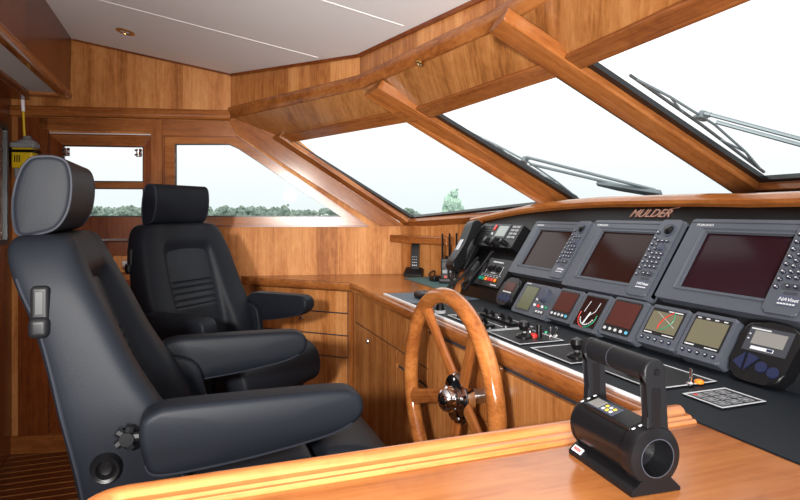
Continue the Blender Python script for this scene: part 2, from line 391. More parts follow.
for zz0,zz1 in ((1.376,1.548),(1.585,1.80)):
    mb(M['glass']).box((-.966,-.022,zz0),(-.512,-.016,zz1),mx=PWM).fin('pane',door)
    mb(M['rubber']).slab([lf([(-.966,zz0),(-.512,zz0),(-.512,zz1),(-.966,zz1)],-.008),lf([(-.960,zz0+.007),(-.518,zz0+.007),(-.518,zz1-.006),(-.960,zz1-.006)],-.008)],nW*-.01).fin('pane_gasket',door)
for wx in (-.938,-.536):
    h=B().use(M['chrome'])
    h.box((wx-.016,-.005,1.735),(wx+.016,.006,1.785),mx=PWM,bev=.004)
    h.tube([wp(wx-.02,1.775,.012),wp(wx+.02,1.775,.012)],.006); h.tube([wp(wx-.02,1.748,.012),wp(wx+.02,1.748,.012)],.006); h.tube([wp(wx,1.738,.014),wp(wx,1.782,.014)],.007)
    h.fin('window_catch',door)
hb=mb(M['chrome']); hb.tube([wp(-.74,1.238,.035),wp(-.53,1.238,.035)],.0105,12); hb.tube([wp(-.72,1.238,.035),wp(-.72,1.238,-.003)],.008); hb.tube([wp(-.55,1.238,.035),wp(-.55,1.238,-.003)],.008); hb.fin('grab_rail',door)
lk=B().use(wood('panel',Zg)).box((-.68,-.004,1.045),(-.53,.010,1.145),mx=PWM,bev=.003).use(M['steel'])
lk.lathe([(0,.03),(.018,.03),(.022,.012),(.026,0)],mx=Matrix.Translation(wp(-.60,1.10,.008))@nW.to_track_quat('Z','Y').to_matrix().to_4x4())
lk.tube([wp(-.60,1.10,.03),wp(-.60,1.085,.045),wp(-.545,1.08,.045)],.009,8); lk.tube([wp(-.62,1.075,.012),wp(-.585,1.055,.018)],.010,8)
lk.fin('door_lock',door)
mb(wood('trim',Zg)).slab([lf([(-.96,.16),(-.53,.16),(-.53,1.03),(-.96,1.03)],.004),lf([(-.93,.19),(-.56,.19),(-.56,1.0),(-.93,1.0)],.004)],nW*-.012).fin('door_moulding',door)
# ledge moulding and fascia panel over the port wall
def quarter(w,h,n=6): return [(w-w*(1-math.sin(R(90*k/n))) if False else w*math.sin(R(90*k/n)),h*(1-math.cos(R(90*k/n)))) for k in range(n+1)]
lp=[(0,0)]+[(.026+.012*math.sin(R(t)),.008-.008*math.cos(R(t)) if False else .030+.030*-math.cos(R(t))) for t in range(0,181,30)]+[(0,.06)]
struct(mb(wood('trim',dW,0,.18)).sweep([wp(.0,1.965),wp(-1.25,1.965)],lp).fin('trim_9',None))
struct(mb(wood('panel',Zg,.16)).prism([wp(-1.25,2.0,.01),wp(.0,2.0,.01),wp(.0,ceilz(wp(0,0).x)+.01,.01),wp(-1.25,ceilz(wp(-1.25,0).x)+.01,.01)],nW*-.012).fin('trim_10',None,origin=wp(-.6,2.0)))
a=wp(-.9,0,.012); b=wp(0,0,.012)
struct(mb(wood('dark',dW)).prism([V((a.x,a.y,ceilz(a.x)-.010)),V((b.x,b.y,ceilz(b.x)-.010)),V((b.x,b.y,ceilz(b.x)+.005)),V((a.x,a.y,ceilz(a.x)+.005))],nW*.01).fin('trim_11',None))
# ---- windscreen: three raked facets
TT=[T0,T1,T2,T3]; CC=[C0,C1,C2,C3]
def facet(i):
    a,b,c=TT[i],TT[i+1],CC[i]; e=(b-a).normalized(); n=e.cross(c-a).normalized()
    if n.dot(CAM-a)<0: n=-n                                          # into the room
    g=n.cross(e); 
    if g.z>0: g=-g                                                   # down the rake
    return a,e,g,n
facets=[facet(i) for i in range(3)]
def fpx(i,x,y,o=0):
    a,e,g,n=facets[i]; q=onpl(x,y,a+n*o,n); return ((q-a).dot(e),(q-a).dot(g))
def fp(i,p,o=0):
    a,e,g,n=facets[i]; return a+e*p[0]+g*p[1]+n*o
gpx=[[(290,141),(404,121),(537,203),(520,214),(413,219)],[(436,114),(552,75),(730,192),(722,200),(574,199)],[(589,62),(735,0),(900,-70),(1000,180),(766,182)]]
struts=[]
for i in range(3):
    a,e,g,n=facets[i]; L=(TT[i+1]-TT[i]).length
    pl=[fpx(i,*p) for p in gpx[i]]
    s_l=(pl[-1][0]-pl[0][0])/(pl[-1][1]-pl[0][1])
    low=pl[-1][1] if i!=1 else pl[4][1]+.12
    if i==0: s_r=(pl[2][0]-pl[1][0])/(pl[2][1]-pl[1][1])
    if i==1: s_r=(pl[2][0]-pl[1][0])/(pl[2][1]-pl[1][1])
    if i==2: s_r=-s_l
    rt=pl[1] if i<2 else (L-.05,pl[0][1])
    # glass opening: left edge from TL down, bottom follows the sill
    lowR=low if i!=0 else pl[3][1]+(pl[3][1]-low)*1.2
    A=[pl[0],rt,(rt[0]+s_r*(lowR-rt[1]),lowR),(pl[0][0]+s_l*(low-pl[0][1]),low)]
    gasketw=.022
    fr=mb(M['rubber']).frame([fp(i,p,.0) for p in ((A[0][0]-(.022 if i==0 else .06),A[0][1]-.004),(A[1][0]+.006,A[1][1]-.004),(A[2][0]+.006,A[2][1]+.004),(A[3][0]-(.022 if i==0 else .06),A[3][1]+.004))],[fp(i,p,.0) for p in ((A[0][0],A[0][1]),(A[1][0],A[1][1]),(A[2][0]-.000,A[2][1]-.016),(A[3][0]+.002,A[3][1]-.016))],n*-.016)
    fr=struct(fr.fin('window_%d'%(i+2),None,origin=fp(i,A[3])))
    mb(M['glass']).prism([fp(i,p,-.02) for p in A],n*-.008).fin('window_pane',fr)
    # header board along the top edge and lower frame board
    hd=.062
    struts.append((A,pl))
    struct(mb(wood('trim',e,0,.22)).prism([fp(i,(-.01,-hd-.0),.004),fp(i,(L+.01,-hd),.004),fp(i,(L+.01,A[1][1]),.004),fp(i,(-.01,A[0][1]),.004)],n*.014,bev=.004,seg=2).fin('trim_%d'%(12+i),None))
    bl=fp(i,(A[3][0]-.10,A[3][1]),.0); br=fp(i,(A[2][0]+.10,A[2][1]),.0)
    struct(mb(wood('trim',(br-bl),0,.22)).prism([bl,br,br+g*.055+n*.0,bl+g*.055],n*.03,bev=.005,seg=2).fin('trim_%d'%(15+i),None))
# mullions between the facets (solid, square section) and the corner post, continuing up to the cove
def bar(name,p,q,side,dn,w,th,mat):
    s=side.normalized()*w/2; return struct(mb(mat).prism([p-s,p+s,q+s,q-s],dn*th,bev=.008,seg=3,sides=True).fin(name,None))
def mullion(name,i,Ap,Aq,toF,ext=.10):
    # inner face bounded by the two glass edges, standing .042 proud of the facets; runs on to the cove
    O_=.022
    l0,l1=[fp(i,fpx(i,*p,O_),O_) for p in (gpx[i][1],gpx[i][2])]; r0,r1=[fp(i+1,fpx(i+1,*p,-.02),O_) for p in ((gpx[i+1][0][0]+4,gpx[i+1][0][1]+1),(gpx[i+1][4][0]+4,gpx[i+1][4][1]+1))]
    n=(facets[i][3]+facets[i+1][3]).normalized(); d=((l1-l0)+(r1-r0)).normalized()
    ref=(l0+r0)/2
    def along(p,t): return p+d*(t-(p-ref).dot(d))
    tt=-abs((toF-ref.z)/d.z); w_=(r0-l0); te=(r1-ref).dot(d)+ext
    ld=(l1-l0).normalized(); rd=(r1-r0).normalized()
    def on(p,dr_,t): return p+dr_*((t-(p-ref).dot(d))/dr_.dot(d))
    P=[l0+ld*((toF-l0.z)/ld.z),r0+rd*((toF-r0.z)/rd.z),on(r1,rd,te),on(l1,ld,te)]
    m=mb(wood('trim',d,0,.2)).prism(P,n*-.042,bev=.007,seg=3,sides=True)
    return struct(m.fin(name,None,origin=l1))
mullion('trim_18',0,struts[0][0],struts[1][0],1.940)
mullion('trim_19',1,struts[1][0],struts[2][0],1.943)
# corner frame board between port wall and first pane
A=struts[0][0]; a,e,g,n=facets[0]
k0=fp(0,(A[0][0],A[0][1]-.07)); k1=fp(0,(A[3][0],A[3][1]+.05))
def towall(p,o=.012):
    # follow the facet sideways until the port wall plane
    t=((W0+nW*o)-p).dot(nW)/e.dot(nW); return p+e*t
struct(mb(wood('trim',g,0,.2)).prism([k0,k1,towall(k1),towall(k0)],n*.03,bev=.006,seg=2).fin('trim_20',None))
# sloping capping board on the port wall along the windscreen corner (catches the light)
q0=wpx(228,119); q1=wpx(262,123); q2=wpx(404,226); q3=wpx(380,226); q4=wpx(236,134)
struct(mb(wood('trim',(dW*1+UP*-.72),0,.16)).prism([wp(*q0,.014),wp(*q1,.014),wp(*q2,.014),wp(*q3,.014),wp(*q4,.014)],nW*-.016,bev=.003,seg=2).fin('trim_21',None))
# soffit panels between headers and cove
FF=[F0,F1,F2,F3]
for i in range(3):
    a,e,g,n=facets[i]; L=(TT[i+1]-TT[i]).length
    p=[fp(i,(0,-.055),.0),fp(i,(L,-.055),.0)]; q=[V((FF[i+1].x,FF[i+1].y,FZ+.012)),V((FF[i].x,FF[i].y,FZ+.012))]
    out=V((e.y,-e.x,0)); out=-out if out.dot(n)>0 else out
    q=[x+out.normalized()*-.02 for x in q]
    if i==0: p[0]=p[0]-e*.06; 
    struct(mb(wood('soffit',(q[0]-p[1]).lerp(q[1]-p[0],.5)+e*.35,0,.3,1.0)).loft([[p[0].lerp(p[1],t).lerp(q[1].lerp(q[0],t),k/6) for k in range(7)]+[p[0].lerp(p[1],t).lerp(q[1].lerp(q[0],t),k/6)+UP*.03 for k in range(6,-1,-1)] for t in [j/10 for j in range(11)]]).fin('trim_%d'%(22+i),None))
# cove nosing and fascia along the front
path=[V((f.x,f.y,FZ)) for f in (F4,F3,F2,F1,F0)]
lowp=[(-.05,.012),(-.004,-.001)]+[(.006+.020*math.sin(R(t)),.034-.036*math.cos(R(t))) for t in (0,30,60,90,120,150,180)]+[(-.02,.082),(-.05,.082)]
struct(mb(wood('trim',(.15,1,0),0,.16)).sweep(path,lowp).fin('trim_25',None))
for j,(p,q) in enumerate(((F0,F1),(F1,F2),(F2,F3),(F3,F4))):
    struct(mb(wood('panel',Zg,.11)).prism([V((p.x,p.y,FZ+.07)),V((q.x,q.y,FZ+.07)),V((q.x,q.y,ceilz(q.x)+.01)),V((p.x,p.y,ceilz(p.x)+.01))],V((.012,.004,0))).fin('trim_%d'%(26+j),None))
cr=[V((f.x,f.y,ceilz(f.x)-.012)) for f in (F4,F3,F2,F1,F0)]
struct(mb(wood('dark',(.15,1,0),0,.2)).sweep(cr,[(-.004,0),(.014,.0),(.016,.014),(-.004,.018)]).fin('trim_30',None))
# front wall below the first pane, down to the worktop
a,e,g,n=facets[0]
b0=V((C0.x,C0.y,0))-V((e.x,e.y,0))*.12; b1=b0+V((e.x,e.y,0)).normalized()*1.35
hn=V((n.x,n.y,0)).normalized()
struct(mb(wood('panel',Zg,.12)).prism([b0,b1,b1+UP*1.43,b0+UP*1.33],hn*-.03).fin('wall_bow',None,origin=b0))
lg0=b0+V((e.x,e.y,0))*.04; 
ld=thing('wall_shelf','narrow cherry wood ledge on the bow wall above the cordless phone','shelf',lg0+UP*1.22)
mb(wood('trim',e,0,.2)).prism([lg0+UP*1.215,lg0+V((e.x,e.y,0))*.62+UP*1.215,lg0+V((e.x,e.y,0))*.62+UP*1.262,lg0+V((e.x,e.y,0))*.03+UP*1.262,lg0+V((e.x,e.y,0))*.005+UP*1.245],hn*.07,bev=.008,seg=3).fin('board',ld)
# ================================================================== CEILING LAMP, SMALL LAMP
def lamp(name,label,p,nrm,r):
    t=thing(name,label,'ceiling lamp',Matrix.Translation(p)@nrm.to_track_quat('Z','Y').to_matrix().to_4x4()); fm=WM[t.name]
    mb(M['brass']).lathe([(r*.62,.0),(r*.66,.006),(r,.004),(r,-.004),(r*.62,-.004)],mx=fm).fin('trim_ring',t)
    mb(M['lampglass']).lathe([(0,-.003),(r*.3,-.002),(r*.62,.002)],mx=fm).fin('lamp_glass',t)
    mb(M['chrome']).tube([fm@V((-r*.5,0,.004)),fm@V((r*.5,0,.004))],r*.07,6).fin('lamp_clip',t)
    return t
cnrm=V((-.2,0,-1)).normalized()
lx=onpl(125.5,31.5,V((.235,0,2.248)),V((.2,0,1)))
lamp('ceiling_downlight','small round brass downlight recessed in the white ceiling by the port side',lx+cnrm*.001,cnrm,.048)
sp=onpl(427,63,V((F1.x,F1.y,FZ-.002)),(0,0,1))
lamp('reading_light','tiny dark spotlight set under the curved cove of the windscreen',sp+V((-.03,0,-.004)),V((-.35,0,-1)).normalized(),.018)
# ================================================================== OVERHEAD LOCKER (left top)
ol=thing('overhead_locker','cherry wood overhead locker with grey white underside at upper left','locker',(-.82,2.0,2.06))
yE=wp(-.9,0).y-.02
def lockerpiece(x0,x1,z0,z1,name,m,y0=.9): return mb(m).prism([V((x0,y0,z0)),V((x1,y0,z0)),V((x1,y0,z1)),V((x0,y0,z1))],(0,yE-y0,0)).fin(name,ol)
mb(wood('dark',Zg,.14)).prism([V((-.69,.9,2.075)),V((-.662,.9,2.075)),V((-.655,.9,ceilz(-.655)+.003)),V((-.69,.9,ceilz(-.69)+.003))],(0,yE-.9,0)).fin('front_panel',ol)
mb(wood('trim',Yg,0,.16)).prism([V((-.70+.0,.9,2.066))]+[V((-.675+.024*math.sin(R(t)),.9,2.090-.026*math.cos(R(t)))) for t in range(0,181,20)],(0,yE-.9,0)).fin('nosing',ol)
mb(M['inset']).box((-.85,.9,2.085),(-.705,yE-.09,2.095)).fin('underside_panel',ol)
mb(M['seam']).box((-.85,2.60,2.083),(-.705,2.606,2.086)).fin('panel_seam',ol)
mb(wood('trim',Yg)).box((-.87,.9,2.07),(-.85,yE,2.10)).fin('aft_rail',ol)
mb(wood('trim',Xg)).box((-.85,yE-.09,2.07),(-.70,yE,2.10)).fin('end_rail',ol)
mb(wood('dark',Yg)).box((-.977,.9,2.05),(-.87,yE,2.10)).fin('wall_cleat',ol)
# ================================================================== glass door cabinet at far left, emergency beacon
gd=thing('glass_panel','black framed glass panel on the aft bulkhead at the left edge','glass panel',(-.94,3.3,1.235))
mb(M['rubber']).slab([[V((-.905,3.60,1.235)),V((-.905,3.02,1.235)),V((-.905,3.02,1.865)),V((-.905,3.575,1.865)),V((-.905,3.60,1.835))],[V((-.905,3.575,1.26)),V((-.905,3.045,1.26)),V((-.905,3.045,1.84)),V((-.905,3.565,1.84)),V((-.905,3.575,1.825))]],(-.03,0,0)).fin('frame',gd)
mb(M['mirrorg']).box((-.925,3.03,1.25),(-.915,3.59,1.85)).fin('pane',gd)
for z in (1.35,1.75): mb(M['steel']).box((-.977,3.25,z-.015),(-.925,3.35,z+.015)).fin('bracket',gd)
BO=.035
ep=thing('emergency_beacon','yellow and grey emergency beacon with white tipped aerial beside the port door','beacon',T(wp(-1.20,1.60,.05)))
wx0,wx1=-1.27+.06,-1.105
def wb(m,lo,hi,name,par,bev=0): return mb(m).box(lo,hi,mx=PWM,bev=bev,seg=3).fin(name,par)
wb(M['epy'],(-1.235+BO,.022,1.655),(-1.12+BO,.10,1.775),'body',ep,.014)
wb(M['epg'],(-1.225+BO,.03,1.60),(-1.13+BO,.09,1.66),'foot',ep,.012)
g=B().use(M['epg']); g.box((-1.243+BO,.018,1.772),(-1.112+BO,.104,1.805),mx=PWM,bev=.01,seg=3)
g.lathe([(.055,0),(.05,.012),(.026,.026),(.018,.042),(0,.043)],mx=Matrix.Translation(wp(-1.13,1.80,.06))); g.fin('cap',ep)
wb(M['black'],(-1.246+BO,.017,1.745),(-1.108+BO,.106,1.762),'strap',ep,.004)
wb(M['black'],(-1.19+BO,.013,1.62),(-1.16+BO,.022,1.80),'bracket',ep)
for k in range(3): wb(M['black'],(-1.18+k*.012,.1005,1.69),(-1.174+k*.012,.1015,1.73),'label_bar',ep)
mb(M['epy']).tube([wp(-1.145,1.84,.06),wp(-1.155,2.07,.06)],.0065,8).fin('aerial',ep)
mb(M['epw']).tube([wp(-1.151,1.985,.06),wp(-1.154,2.055,.06)],.0095,10).fin('aerial_tip',ep)
# ================================================================== CONSOLE CABINETS
WT=1.014                                                             # worktop height
e1=V((.844,3.125,0)); e0=V((.346,3.595,0)); dP=(e0-e1).normalized(); nP=V((-dP.y,dP.x,0))
if nP.dot(CAM-e1)<0: nP=-nP
XF=.862; RC=.028
fc0=e0-nP*RC; 
# inner corner of the two recessed faces
t=(XF-(e1-nP*RC).x)/dP.x; fcc=(e1-nP*RC)+dP*t
pc=thing('port_cabinet','cherry wood drawer cabinet under the port worktop beside far chair','cabinet',T(fcc+dP*.35))
PB=Matrix(((dP.x,nP.x,0,fcc.x),(dP.y,nP.y,0,fcc.y),(0,0,1,0),(0,0,0,1)))   # (s, out, z)
LP=.66
mb(M['groove']).box((.0,-.02,.08),(LP,0,.962),mx=PB).fin('carcass',pc)  # coloured dark to paint the shade in the drawer gaps
mb(wood('dark',dP)).box((.0,-.06,.0),(LP,-.04,.08),mx=PB).fin('plinth',pc)
mb(wood('trim',Zg)).box((.0,-.01,.08),(.032,.006,.962),mx=PB,bev=.003).fin('corner_post',pc)
dz=[(.838,.958),(.712,.831),(.588,.705),(.10,.581)]
for k,(z0,z1) in enumerate(dz):
    o=mb(wood('panel',Zg,.10)).box((.036,0,z0),(LP-.005,.010,z1),mx=PB,bev=.002).fin('drawer' if k<3 else 'door',pc)
    if k==1: mb(M['steel']).lathe([(0,.006),(.010,.006),(.013,.0)],mx=PB@T(.34,.010,.79)@Matrix.Rotation(R(-90),4,'X')).fin('push_lock',o)
hc=thing('helm_cabinet','cherry wood helm console cabinet behind the steering wheel','cabinet',(XF,2.0,0))
YE=.2
mb(M['groove']).box((XF,YE,.08),(XF+.02,fcc.y,.962)).fin('carcass',hc)  # dark colour stands in for shade between drawers and doors
mb(wood('dark',Yg)).box((XF+.05,YE,0),(XF+.07,fcc.y,.08)).fin('plinth',hc)
mb(wood('trim',Zg)).box((XF-.006,fcc.y-.035,.08),(XF+.01,fcc.y-.002,.962),bev=.003).fin('corner_post',hc)
xf=XF-.010
mb(wood('panel',Zg,.11)).box((xf,2.045,.806),(XF,3.125-.035,.958),bev=.002).fin('drawer',hc)
d1_=mb(wood('panel',Zg,.11)).box((xf,2.40,.10),(XF,3.125-.035,.799),bev=.002).fin('door',hc)
mb(M['steel']).lathe([(0,.006),(.011,.006),(.013,0)],mx=T(xf,2.84,.745)@Matrix.Rotation(R(-90),4,'Y')).fin('push_lock',d1_)
mb(wood('panel',Zg,.11)).box((xf,2.045,.74),(XF,2.395,.799),bev=.002).fin('drawer',hc)
d2_=mb(wood('panel',Zg,.11)).box((xf,2.045,.10),(XF,2.395,.725),bev=.002).fin('door',hc)
mb(M['steel']).lathe([(0,.006),(.011,.006),(.013,0)],mx=T(xf,2.10,.66)@Matrix.Rotation(R(-90),4,'Y')).fin('push_lock',d2_)
mb(wood('panel',Zg,.13)).box((xf-.004,.9,.10),(XF,2.035,.945),bev=.002).fin('front_panel',hc)
# worktop: one continuous slab with rounded nosing, mats and edge strip as parts
XE=.845
wt=thing('worktop','cherry wood worktop running round the helm and port side with dark mats','worktop',(1.1,2.6,.96))
bwl=V((facets[0][1].x,facets[0][1].y,0)).normalized(); bwn=V((facets[0][3].x,facets[0][3].y,0)).normalized(); bw0=V((C0.x,C0.y,0))+bwn*.004
tq=((W0+nW*.004)-bw0).dot(nW)/bwl.dot(nW); bwq=bw0+bwl*tq
back=[V((1.222,.2,0)),V((1.222,2.50,0)),V((1.40,2.62,0)),bw0+bwl*.95,bwq,wp(.06,0,.004)]
top=[V((XE+.033,.2,0)),V((XE+.033,.862,0)),V((XE,.862,0)),V((XE,e1.y,0)),e0+nP*.0,wp(.03,0,.004)]
for p in back: p.z=0
ring=top[:5]+[V((wp(.06,0,.004).x,wp(.06,0,.004).y,0))]+back[::-1][1:]
mb(wood('table',dW,0,.22)).prism([V((p.x,p.y,.962)) for i,p in enumerate(ring)],(0,0,WT-.9625)).fin('slab',wt)
nose=[(-.03,-.052)]+[(.000+.016*math.sin(R(t)),-.026-.026*math.cos(R(t))) for t in (0,30,60,90,120,150,180)]+[(-.03,0)]
nose=[(a,b+0.0) for a,b in nose]
npth=[V((XE,.86,WT)),V((XE,e1.y,WT)),V((e0.x,e0.y,WT))]
mb(wood('trim',(.1,1,0),0,.17)).sweep(npth,nose).fin('nosing',wt)
mb(M['mat']).prism([V((XE+.033,.2,WT)),V((XE+.032,2.30,WT)),V((1.22,2.30,WT)),V((1.22,.2,WT))],(0,0,.003)).fin('dark_mat',wt)['label']='dark slate mat on the helm worktop'
mb(M['alu']).box((XE+.018,.86,WT-.002),(XE+.032,2.62,WT+.005),bev=.002).fin('edge_strip',wt)['label']='bright aluminium edge strip'
mb(M['matblue']).prism([V((XE+.034,2.30,WT)),V((XE+.034,2.62,WT)),V((1.15,2.59,WT)),V((1.22,2.30,WT))],(0,0,.003)).fin('blue_grey_mat',wt)['label']='slate blue mat'
mt=[onZ(404,278.5,WT),onZ(446,276,WT),onZ(462,286,WT),onZ(441,290,WT)]
o=mb(M['teal']).prism(mt,(0,0,.003)).fin('mat',None); tag(o,'teal grey mat under the cordless phone and handheld radios','mat')
# ================================================================== DASHBOARD
TA=R(34); Uv=V((0,-1,0)); Vv=V((math.sin(TA),0,math.cos(TA))); Nv=V((-math.cos(TA),0,math.sin(TA))); PO=V((1.30,0,1.152))
PM=Matrix(((Uv.x,Vv.x,Nv.x,PO.x),(Uv.y,Vv.y,Nv.y,PO.y),(Uv.z,Vv.z,Nv.z,PO.z),(0,0,0,1)))
def pp(u,v,o=0): return PM@V((u,v,o))
def puv(x,y,o=0):
    q=PM.inverted()@onpl(x,y,PO+Nv*o,Nv); return q.x,q.y
da=thing('dashboard','matt black sloping instrument dashboard with a cherry wood brow','dashboard',(1.3,1.6,WT))
vb=-.1655
archpx=[(480,222),(520,214),(560,209.5),(600,207),(640,206.5),(700,206),(800,206)]
arch=[puv(*p) for p in archpx]; arch.append((-.3,arch[-1][1]+.03))
pts=[(-2.60,vb),(-.3,vb)]+arch[::-1]
bd=mb(M['mattblack']).prism([pp(u,v) for u,v in pts],Nv*-.02)
# top shelf running forward to the windscreen
for (u0,v0),(u1,v1) in zip(arch,arch[1:]):
    a_=pp(u0,v0+.015,-.01); b_=pp(u1,v1+.015,-.01)
    bd.poly([a_,b_,V((2.15,b_.y,b_.z-.03)),V((2.15 if a_.y<2.3 else 1.85,a_.y,a_.z-.03))])
bd.fin('dash_board',da,smooth=0)
# brow: bent wooden rail following the arch
rings=[]
for u,v in smoothloop([V((u,v,0)) for u,v in [(-2.80,arch[0][1]-.012)]+arch],3,False) and [(p.x,p.y) for p in smoothloop([V((u,v,0)) for u,v in [(-2.80,arch[0][1]-.012)]+arch],3,False)]:
    th=.036 if u>-2.3 else .030
    rings.append([pp(u,v+dv,dn) for dv,dn in ((-.002,-.03),(-.002,.018),(.006,.026),(th*.6,.026),(th,.016),(th+.012,-.01),(th+.008,-.05))])
mb(wood('trim',Yg,0,.2)).loft(rings).fin('brow_rail',da)
# cheek at the port end of the board
ck=[puv(478,224),puv(470,228),puv(438,288),puv(452,292)]
mb(wood('trim',Vv,0,.2)).prism([pp(-2.73,.245,.012),pp(-2.70,.245,.012),pp(-2.50,vb,.012),pp(-2.55,vb,.012)],Nv*-.10,bev=.004,seg=2).fin('end_cheek',da)
text('MULDER',.045,.002,M['copper'],'dash_lettering',da,PM@T(-1.648,.281,.002),shear=.35,sx=1.05)
mb(M['copper']).tube([pp(-1.478,.312,.004),pp(-1.44,.318,.004)],.0016,6).fin('lettering_flourish',da)
# ---- monitors
def pframe(u,v,o=0): return PM@T(u,v,o)
def monitor(label,u,v,scale,group,scr):
    t=thing('chart_plotter',label,'monitor',PM@T(u,v,0),group); t.matrix_basis=WM[t.name]@Matrix.Diagonal((*scale,1))
    base=WM[t.name]
    def fr(b,name,par=t,m=None,sm=35): 
        b.b.transform(base); return b.fin(name,par,m,smooth=sm)
    W_,H_=.388,.275
    # bezel: thick case with recessed screen window
    b=mb(M['bezel']).slab([rrect(0,0,W_,H_,.010),[V(p) for p in ((.058,.045,0),(.058,.232,0),(.302,.232,0),(.302,.045,0))]],(0,0,.030)); fr(b,'case',sm=30)
    b=mb(M['bezel']).slab([[V(p) for p in ((.046,.036,.030),(.046,.242,.030),(.302,.242,.030),(.302,.036,.030))],[V(p) for p in ((.060,.047,.022),(.060,.230,.022),(.302,.230,.022),(.302,.047,.022))]],(0,0,.003)); fr(b,'screen_surround',m=None)
    fr(mb(scr).box((.056,.043,.012),(.304,.234,.020)),'screen')
    fr(mb(M['groove']).box((0.0,.262,.030),(.296,.2635,.0315)),'case_seam')
    b=mb(M['bezel']).prism(rrect(.300,.008,W_-.010,H_+.002,.010),(0,0,.036),bev=.005,seg=3); kp=fr(b,'keypad')
    b=mb(M['bezel2']).box((W_-.010,.012,.004),(W_,H_-.008,.026),bev=.003); fr(b,'side_cover')
    b=mb(M['groove']).box((W_-.0115,.014,.026),(W_-.009,H_-.012,.031)); fr(b,'case_seam')
    # trackball
    fr(mb(M['bezel2']).lathe([(.022,.036),(.021,.0395),(.016,.039)],mx=T(.346,.238,0)),'trackball_ring',kp)
    fr(mb(M['satin']).lathe([(.016,.036),(.014,.043),(.008,.047),(0,.0485)],mx=T(.346,.238,0)),'trackball',kp)
    def btn(x,y,rx,ry,name='button'):
        q=mb(M['btn']); q.lathe([(rx,.036),(rx,.0395),(rx*.8,.041),(0,.0413)],mx=T(x,y,0)@Matrix.Diagonal((1,ry/rx,1,1)),seg=14)
        q.use(M['glyph']); q.box((x-rx*.34,y-ry*.28,.0405),(x+rx*.34,y+ry*.28,.0417)); fr(q,name,kp)
    for k in range(8): btn(.312,.228-.0215*k,.0060,.0060)
    for k in range(3): btn(.328+.016*k,.198,.0068,.0042)
    fr(mb(M['bezel2']).lathe([(.0125,.036),(.0115,.044),(0,.045)],mx=T(.350,.176,0)),'control_knob',kp)
    for k,(x,y) in enumerate(((.330,.184),(.330,.170))): btn(x,y,.0052,.0045)
    for r_ in range(4):
        for c_ in range(3): btn(.330+.0165*c_,.153-.0155*r_,.0060,.0056)
    b=mb(M['groove']).prism(rrect(.322,.074,.370,.090,.007),(0,0,.0375)); fr(b,'key_recess',kp)
    btn(.337,.082,.005,.0045); btn(.354,.082,.006,.0045)
    fr(mb(M['badge']).box((.326,.030,.036),(.370,.058,.0368)),'badge',kp)
    fr(mb(M['groove']).box((.334,.062,.036),(.362,.068,.0372)),'card_latch',kp)
    text('FURUNO',.0105,.0004,M['glyph'],'maker_lettering',t,base@T(.022,.250,.0305),sx=1.2)
    text('NAVnet',.0135,.0004,M['glyph'],'badge_lettering',kp,base@T(.328,.043,.0372),shear=.2,sx=.95)
    b=mb(M['glyph']); 
    for k in range(6): b.box((.329+k*.0065,.034,.0366),(.334+k*.0065,.0375,.0372))
    fr(b,'badge_small_print',kp)
    return t
monitor('left of the three grey chart plotters, next to the radio',-2.157,-.018,(.985,.93,.95),'chart plotters',M['scr_r'])
monitor('middle of the three grey chart plotters, below the ship name lettering',-1.772,-.030,(1.085,1.01,1),'chart plotters',M['scr_r'])
monitor('right of the three grey chart plotters, largest and nearest, with plum dark screen',-1.333,-.013,(1.11,.98,1.05),'chart plotters',M['scr_m'])
# ---- generic instrument
def inst(name,label,cat,u0,v0,u1,v1,th,group=None):
    t=thing(name,label,cat,PM@T(u0,v0,0),group); base=WM[t.name]
    def add(b,nm,par=t,sm=35): b.b.transform(base); return b.fin(nm,par,smooth=sm)
    return t,add,u1-u0,v1-v0,base
# VHF radio
t,add,w,h,base=inst('vhf_radio','black marine radio with grey display and round knobs at upper left of dash','radio',-2.570,.084,-2.205,.206,.05)
add(mb(M['black']).prism(rrect(0,0,w,h,.008),(0,0,.045),bev=.006),'case')
b=mb(M['rubber'])
for k in range(6): b.box((.02,.035+k*.014,.045),(.10,.041+k*.014,.0475))
add(b,'speaker_grille')
add(mb(M['lcdg']).box((.165,.055,.045),(.255,.112,.0465)),'display')
add(mb(M['groove']).slab([[V(p) for p in ((.155,.046,.045),(.265,.046,.045),(.265,.120,.045),(.155,.120,.045))],[V(p) for p in ((.165,.055,.045),(.255,.055,.045),(.255,.112,.045),(.165,.112,.045))]],(0,0,.003)),'display_bezel')
add(mb(M['red']).box((.128,.085,.045),(.143,.115,.050),bev=.002),'distress_button')
add(mb(M['silverp']).box((.128,.06,.045),(.143,.072,.049),bev=.002),'button')
for x,r in ((.145,.018),(.215,.022),(.29,.013)):
    q=mb(M['black']).lathe([(r,.045),(r*.9,.068),(r*.7,.071),(0,.071)],mx=T(x,.022,0)); q.use(M['glyph']).box((x-.001,.024,.0712),(x+.001,.022+r*.6,.0716)); add(q,'knob')
for k in range(4):
    for j in range(2): add(mb(M['epg']).box((.285+.035*j,.048+k*.018,.045),(.312+.035*j,.060+k*.018,.049),bev=.002),'key')
mb_=mb(M['black']).box((0,.02,.0),(-.012,.10,.03)); add(mb_,'mounting_bracket')
